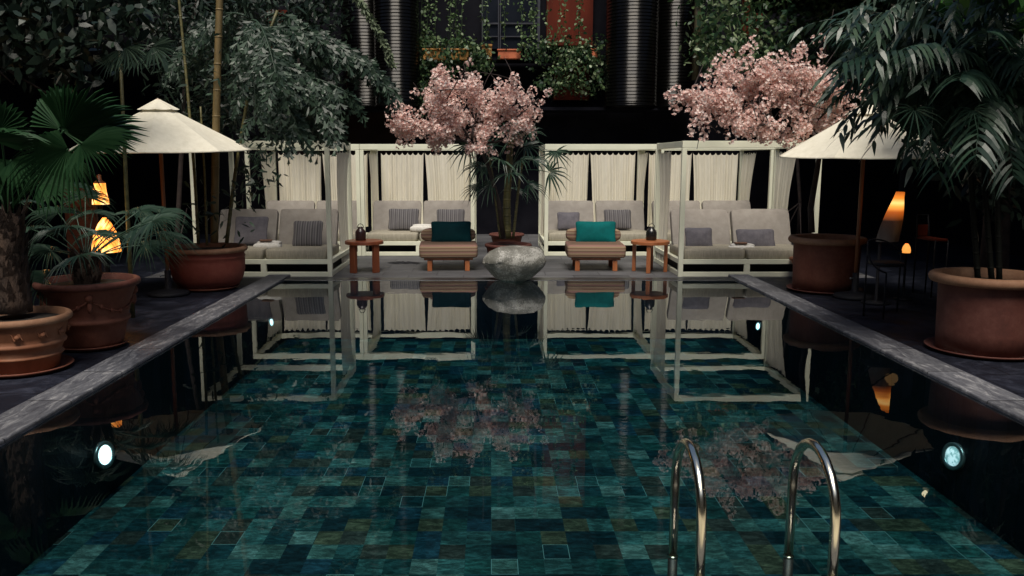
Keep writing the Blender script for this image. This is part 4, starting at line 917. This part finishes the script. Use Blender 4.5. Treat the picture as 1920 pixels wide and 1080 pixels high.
# background shrubs and climbers
def shrub(name, label, cat, stemline, clouds, mat, group=None):
    a = at(*stemline[0]); gz = 0.0 if stemline[0][2] < 13.3 else DZ; b = Vector((a.x, a.y, gz)); t = thing(name, label, cat, b, 0, group)
    m = MB(); pts = [Vector((a.x, a.y, gz))] + [at(*q) for q in stemline]; m.tube([q - b for q in pts], [0.05 - 0.03 * i / len(pts) for i in range(len(pts))], 8)
    for k in range(6):
        q = rnd.choice(pts[1:]); d = rvec(0.5); m.tube([q - b, q + d * 0.5 - b, q + d - b], [0.02, 0.014, 0.006], 6)
    m.build('trunk', bark_cherry, t)
    m = MB()
    for (poly, Y0, Y1, n, size, cl, nc, w_) in clouds: cloud(m, poly, Y0, Y1, n, size, cl, nc, w_)
    m.v = [tuple(Vector(v) - b) for v in m.v]; m.build('crown', mat, t)
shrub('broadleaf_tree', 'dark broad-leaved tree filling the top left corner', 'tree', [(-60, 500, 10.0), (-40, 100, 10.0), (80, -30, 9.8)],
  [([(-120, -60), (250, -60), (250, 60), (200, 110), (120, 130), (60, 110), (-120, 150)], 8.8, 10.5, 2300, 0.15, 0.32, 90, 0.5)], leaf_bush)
shrub('bamboo', 'thin-leaved bamboo behind the left parasol', 'bamboo', [(330, 480, 14.2), (350, 100, 14.2), (380, -60, 14.2)],
  [([(250, -40), (500, -40), (540, 60), (500, 160), (430, 250), (330, 220), (290, 120)], 13.2, 15.5, 3800, 0.17, 0.4, 120, 0.22)], leaf_bush)
shrub('dark_shrub', 'dark leafy tree behind the front left cabana', 'tree', [(560, 380, 19.6), (560, 60, 19.4)],
  [([(440, -60), (640, -60), (640, 130), (600, 260), (430, 270)], 18.2, 20.6, 4200, 0.15, 0.4, 150, 0.5)], leaf_bush)
shrub('dark_shrub', 'dark climber-covered tree behind the right blossoms', 'tree', [(1500, 380, 19.3), (1480, 60, 19.0)],
  [([(1310, -60), (1640, -60), (1640, 200), (1500, 120), (1310, 150)], 18.2, 20.6, 5600, 0.13, 0.4, 190, 0.6)], leaf_ivy)
shrub('broadleaf_tree', 'sunlit broad-leaved tree in the top right corner, with an added unseen crown overhead', 'tree', [(1960, 500, 9.6), (1930, 60, 9.6), (1880, -60, 9.4)],
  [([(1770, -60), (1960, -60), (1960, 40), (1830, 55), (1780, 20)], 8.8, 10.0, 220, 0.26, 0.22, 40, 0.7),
   ([(1760, -90), (2250, -60), (2250, -520), (1800, -520)], 6.4, 8.2, 900, 0.26, 0.35, 70, 0.7)], leaf_bright)  # second cloud is unseen foliage added overhead to shade the near right pot
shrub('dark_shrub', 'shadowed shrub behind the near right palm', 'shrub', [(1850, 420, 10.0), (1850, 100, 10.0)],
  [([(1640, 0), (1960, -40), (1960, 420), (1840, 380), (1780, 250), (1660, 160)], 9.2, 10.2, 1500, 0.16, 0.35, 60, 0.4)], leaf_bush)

b = Vector((at(1900, 400, 9.4).x, 9.4, 0)); t = thing('drooping_tree', 'drooping glossy-leaved tree mingled with the near right palm', 'tree', b)
m = MB(); m.tube([Vector((0, 0, 0)), at(1890, 250, 9.3) - b, at(1850, 90, 9.0) - b, at(1790, 0, 8.8) - b], [0.05, 0.04, 0.03, 0.02], 8); m.build('trunk', bark_cherry, t)
m = MB()
for k in range(150):
    q = at(*poly_sample([(1580, 30), (1640, -30), (1940, -30), (1940, 250), (1800, 240), (1740, 200), (1650, 215), (1600, 130)]), rnd.uniform(7.7, 9.2)) - b
    dr = Vector((rnd.gauss(-0.55, 0.3), rnd.gauss(-0.2, 0.4), rnd.gauss(-0.25, 0.25))).normalized(); tw = [q + dr * (0.45 * f) + Vector((0, 0, -0.18 * f * f)) for f in (0, 0.33, 0.66, 1)]
    m.tube(tw, [0.006, 0.005, 0.004, 0.002], 4)
    for i in range(13):
        f = 0.06 + 0.94 * i / 12; p = q + dr * (0.45 * f) + Vector((0, 0, -0.18 * f * f)); sg = -1 if i % 2 else 1; sd = dr.cross(Vector((0, 0, 1))).normalized()
        ld = (dr * 0.8 + sd * sg * 0.7 + Vector((0, 0, -0.45)) + rvec(0.15)).normalized(); m.blade(p, ld, (ld.cross(Vector((0, -0.3, 1))) + rvec(0.25)), rnd.uniform(0.11, 0.19), rnd.uniform(0.032, 0.05), 0.35, 4, [0.4, 1.0, 0.9, 0.5, 0])
m.build('crown', leaf_gloss, t)
# split-leaf plant top left
b = at(250, 150, 9.6); t = thing('split_leaf_plant', 'grey-green split-leaf plant above the left parasol', 'plant', (b.x - 0.3, b.y + 0.3, 0)); bb = Vector((b.x - 0.3, b.y + 0.3, 0))
m = MB(); m.tube([Vector((0, 0, 0)), Vector((0.02, 0, 1.5)), at(225, 90, 9.7) - bb], [0.03, 0.025, 0.018], 8); m.build('trunk', cane_m, t)
for (hx, hy, ax, Rr) in [(235, 88, (0.3, -0.4, -0.7), 0.30), (285, 88, (0.8, -0.2, -0.4), 0.30), (215, 105, (-0.3, -0.4, -0.7), 0.26), (255, 100, (0.3, -0.5, -0.8), 0.28), (150, 55, (0.2, -0.4, -0.6), 0.25)]:
    m = MB(); hub = at(hx, hy, 9.3) - bb; fan(m, hub, ax, (0, -0.8, 0.5), Rr, 15, R(170), 0.5, 0.15, 0.03, 0.05, wf=0.85)
    c1 = at(225, 90, 9.7) - bb; m.tube([c1, (c1 + hub) / 2 + Vector((0, 0, .05)), hub], 0.006, 5); m.build('leaf', leaf_fish, t)

# balcony ivy masses and hanging vines
m = MB()
cloud(m, [(782, 70), (905, 82), (928, 112), (925, 130), (880, 128), (830, 150), (800, 205), (782, 205)], 20.2, 20.9, 2700, 0.085, 0.18, 160, 0.75)
tag(m.build('ivy', leaf_ivy), 'ivy spilling over the left half of the balcony', 'ivy')
m = MB()
cloud(m, [(975, 80), (1040, 70), (1135, 75), (1138, 150), (1100, 190), (1075, 170), (1040, 180), (1010, 160), (985, 120)], 20.2, 20.9, 1900, 0.08, 0.14, 130, 0.75)
tag(m.build('ivy', leaf_ivy), 'ivy spilling over the right half of the balcony', 'ivy')
names = [(792, 'leftmost'), (803, 'second'), (816, 'third'), (846, 'fourth'), (853, 'fifth'), (868, 'sixth'), (903, 'seventh'), (914, 'eighth'), (945, 'ninth'), (977, 'tenth'), (996, 'eleventh'), (1003, 'twelfth'), (1025, 'thirteenth'), (1050, 'fourteenth'), (1060, 'fifteenth'), (1088, 'sixteenth')]
def vine(px, y1, dens, label, Y=20.5, group='vines hanging above the balcony'):
    a = at(px, -70, Y); b = at(px + rnd.uniform(-4, 4), y1, Y); m = MB(); pts = [a.lerp(b, k / 10) + Vector((rnd.gauss(0, .01), rnd.gauss(0, .02), 0)) for k in range(11)]
    m.tube([p - a for p in pts], 0.004, 4)
    for k in range(dens): q = a.lerp(b, rnd.random()); leaf(m, q + rvec(0.05) - a, 0.075, None, 0.8)
    tag(m.build('hanging_vine', leaf_vine, None, a), label, 'vine', group)
for (px, nm) in names: vine(px, rnd.uniform(75, 105), rnd.choice([50, 70, 120, 60]), nm + ' hanging vine from the left above the ivy balcony')
for (px, nm) in [(1315, 'leftmost'), (1327, 'second'), (1345, 'third'), (1372, 'fourth'), (1384, 'dense fifth'), (1408, 'sixth')]: vine(px, rnd.uniform(60, 100), 60, nm + ' hanging vine right of the ochre pole', 20.0, 'vines hanging right of the ochre pole')

# ------------------------------------------------------------------ pool lights
def poollight(side, Y, z, lens, label, k=1.0):
    x = XL if side < 0 else XR; t = thing('pool_light', label, 'pool light', (x - side * 0.03, Y, z), R(15 * side), 'underwater pool lights')
    M = Matrix.Rotation(R(-90 * side), 3, 'Y') @ Matrix.Rotation(R(8 * side), 3, 'Y')
    m = MB(); m.lathe([(0.05, -0.09), (0.10, -0.06), (0.112, 0.0), (0.112, 0.014), (0.10, 0.022), (0.08, 0.018), (0.078, 0.004)], 32); m.v = [tuple(M @ Vector(v)) for v in m.v]; m.build('ring', steel, t)
    m = MB(); m.lathe([(0.0, 0.020), (0.05, 0.018), (0.078, 0.008), (0.078, 0.0)], 28); m.v = [tuple(M @ Vector(v)) for v in m.v]; m.build('lens', lens, t); t.scale = (k, k, k)
    return t
poollight(-1, 6.66, -0.53, pool_lens_on, 'bright round light in the near left pool wall')
poollight(1, 6.60, -0.52, pool_lens_dim, 'dim round light in the near right pool wall')
poollight(-1, 12.0, -0.46, pool_lens_on, 'small lit round light in the far left pool wall', 0.6)
poollight(1, 11.7, -0.46, pool_lens_on, 'small lit round light in the far right pool wall', 0.6)

# ------------------------------------------------------------------ ladder
t = thing('pool_ladder', 'polished metal pool ladder with two arched handrails', 'ladder', (1.16, 3.6, 0))
for sx, X in ((-1, 0.895), (1, 1.465)):
    x = X - 1.16; pts = [(x, 0.36, -0.10), (x, 0.36, 0.29)]
    for k in range(13):
        a = math.pi * k / 12; pts.append((x - 0.0, 0.10 + 0.26 * math.cos(a), 0.31 + 0.26 * math.sin(a)))
    pts += [(x, -0.16, 0.22), (x, -0.16, 0.0)]
    m = MB(); m.tube(pts, 0.022, 20); r_ = m.build('handrail', brass, t)
    m = MB(); m.lathe([(0.021, 0.0), (0.045, 0.0), (0.045, 0.012), (0.022, 0.02)], 24, (x, -0.16, 0.03)); m.build('floor_flange', brass, r_)
    m = MB(); m.tube([(x, 0.36, -0.88), (x, 0.36, -0.5), (x, 0.36, -0.085)], 0.024, 16); m.build('leg_sleeve', rubber, t)
    m = MB(); m.tube([(x, 0.36, -0.088), (x, 0.36, -0.08)], 0.0255, 16); m.build('collar', brass, r_)
for z in (-0.25, -0.5, -0.75):
    m = MB(); m.box((0, 0.36, z), (0.52, 0.08, 0.025), bev=0.006); m.build('step', rubber, t)

# ------------------------------------------------------------------ lamps
def plight(p, e, c=(1, 0.55, 0.2), r=0.08):
    l = bpy.data.lights.new('lamp_light', 'POINT'); l.energy = e; l.color = c; l.shadow_soft_size = r; o = bpy.data.objects.new('lamp_light', l); COL.objects.link(o); o.location = p; return o
a = at(200, 472, 10.2); t = thing('cone_lamp', 'glowing conical lantern behind the bushy left palm', 'lamp', (a.x, a.y, 0))
m = MB(); m.lathe([(0.165, 0.0), (0.16, 0.08), (0.13, 0.22), (0.075, 0.34), (0.02, 0.41)], 28, (0, 0, a.z)); m.build('shade', glow, t)
m = MB(); m.lathe([(0, 0), (0.2, 0), (0.2, 0.03), (0.03, 0.05), (0.025, a.z - 0.02), (0.15, a.z - 0.01), (0.15, a.z), (0, a.z)], 24); m.build('stand', darkmetal, t)
plight((a.x, a.y - 0.35, a.z + 0.2), 3.0).parent = None
a = at(189, 383, 10.6); t = thing('glass_lantern', 'slim glowing glass lantern above the conical lantern', 'lamp', (a.x, a.y, 0))
m = MB(); m.lathe([(0.10, 0.0), (0.095, 0.06), (0.075, 0.16), (0.07, 0.26)], 20, (0, 0, a.z)); m.build('glass', glow, t)
m = MB(); m.lathe([(0, 0), (0.16, 0), (0.16, 0.02), (0.02, 0.04), (0.02, a.z - 0.02), (0.11, a.z - 0.01), (0.11, a.z), (0, a.z)], 20); m.build('stand', darkmetal, t)
m = MB(); m.lathe([(0.075, 0.26), (0.03, 0.30), (0.025, 0.36), (0.0, 0.37)], 16, (0, 0, a.z)); m.build('cap', orangewood, t)
plight((a.x - 0.28, a.y - 0.2, a.z + 0.1), 2.0)
# added carved panel, its rust colour painted in for lantern glow on a wall
a = at(150, 365, 11.3); m = MB(); m.box((0, 0, 0.75), (0.42, 0.06, 1.5), bev=0.01)
for k in range(5): m.box((0, -0.035, 0.2 + 0.28 * k), (0.34, 0.02, 0.2), bev=0.006)
tag(m.build('glow_stand_in', glow_tint, None, (a.x, 11.3, 0)), 'rust red screen added in place of the orange lantern glow on a wall', 'screen')
# right sail lamp
a0 = at(1650, 452, 10.9); t = thing('sail_lamp', 'curved sail-shaped lamp glowing at its top on the right', 'lamp', (a0.x, a0.y, 0)); bb = Vector((a0.x, a0.y, 0))
def sail(t0, t1):
    m = MB(); vs = []; fs = []; nn = 10
    for i in range(nn + 1):
        f = t0 + (t1 - t0) * i / nn
        xl = 1642 + 8 * f + 33 * f ** 1.4; xr = 1685 + 10 * f + 4 * math.sin(f * 3.1); y = 453 - 95 * f
        for k in range(9):
            g = k / 8; p = at(xl + (xr - xl) * g, y, 10.9) - bb; p.y -= 0.10 * math.sin(math.pi * g); vs.append(p)
        for k in range(9):
            g = 1 - k / 8; p = at(xl + (xr - xl) * g, y, 10.9) - bb; p.y += 0.10 * math.sin(math.pi * g) + 0.004; vs.append(p)
    for i in range(nn):
        for k in range(18): k2 = (k + 1) % 18; fs.append((i * 18 + k, i * 18 + k2, (i + 1) * 18 + k2, (i + 1) * 18 + k))
    m.add(vs, fs, True); return m
sail(0.0, 0.42).build('lower_shade', paper_m, t); sail(0.42, 0.98).build('upper_shade', sail_glow, t)
m = MB(); z = a0.z; m.lathe([(0, 0), (0.18, 0), (0.18, 0.025), (0.02, 0.04), (0.02, z), (0, z)], 20); m.build('stand', darkmetal, t)
plight((a0.x + 0.2, a0.y - 0.15, a0.z + 0.15), 0.03)
a = at(1699, 474, 11.2); t = thing('candle_lamp', 'small orange candle lamp right of the sail lamp', 'lamp', (a.x, a.y, 0))
m = MB(); m.lathe([(0.05, 0), (0.055, 0.03), (0.045, 0.08), (0.02, 0.12)], 16, (0, 0, a.z)); m.build('glass', glow_small, t)
m = MB(); m.lathe([(0, 0), (0.12, 0), (0.12, 0.02), (0.015, 0.03), (0.015, a.z - 0.02), (0.10, a.z - 0.015), (0.10, a.z), (0, a.z)], 24); m.build('stand', darkmetal, t)
a = at(1790, 242, 9.9); t = thing('pendant_lamp', 'small warm pendant bulb glimpsed through the right palm', 'lamp', a)
m = MB(); m.sq((0, 0, 0), (0.08, 0.08, 0.09), None, 1, 1, 16, 10); m.build('bulb', glow_white, t)
m = MB(); m.tube([(0, 0, 0.05), (0, 0, 0.12)], 0.03, 10); m.tube([(0, 0, 0.12), (0, 0, 3.0)], 0.004, 5); m.build('cord', darkmetal, t)
# metal chair with red seat in the dark, and cafe chair
def barchair(px, py0, py1, Y, label, mat, wpx):
    a = at(px, py1, Y); zt = at(px, py0, Y).z; w_ = wpx * Y / 1600; t = thing('metal_chair', label, 'chair', (a.x, a.y, 0), R(8))
    m = MB()
    for s in (-1, 1): m.tube([(s * w_ / 2, 0.2, 0), (s * w_ / 2, 0.2, a.z), (s * w_ * 0.42, 0.24, zt)], 0.010, 6); m.tube([(s * w_ / 2, -0.2, 0), (s * w_ / 2, -0.2, a.z)], 0.010, 6)
    m.tube([(-w_ * 0.42, 0.24, zt), (w_ * 0.42, 0.24, zt)], 0.010, 6); m.tube([(-w_ / 2, 0.2, a.z), (w_ / 2, 0.2, a.z)], 0.007, 6); m.build('frame', darkmetal, t)
    m = MB(); m.box((0, 0, a.z), (w_ * 0.96, 0.40, 0.035), bev=0.008); m.box((0, 0.225, a.z + (zt - a.z) * 0.32), (w_ * 0.8, 0.02, (zt - a.z) * 0.5), bev=0.004); m.build('seat', mat, t)
barchair(1748, 405, 448, 11.6, 'dark metal chair with red seat in the dark right corner', redpanel, 26)
m = MB(); a = at(1655, 490, 10.0); c = bez(at(1628, 452, 10.0), at(1622, 500, 9.9), at(1662, 512, 9.8), 12)
m.tube(c, 0.010, 6); m.tube(bez(at(1628, 452, 10.0), at(1650, 440, 10.2), at(1690, 470, 10.3), 10), 0.010, 6)
for p in (c[0], c[-1], at(1690, 470, 10.3)): m.tube([p, Vector((p.x, p.y, 0))], 0.010, 6)
m.sq(at(1662, 494, 10.15), (0.38, 0.38, 0.05), None, 0.5, 0.5, 20, 8)
tag(m.build('wire_chair', darkmetal), 'black curved wire chair below the sail lamp', 'chair')
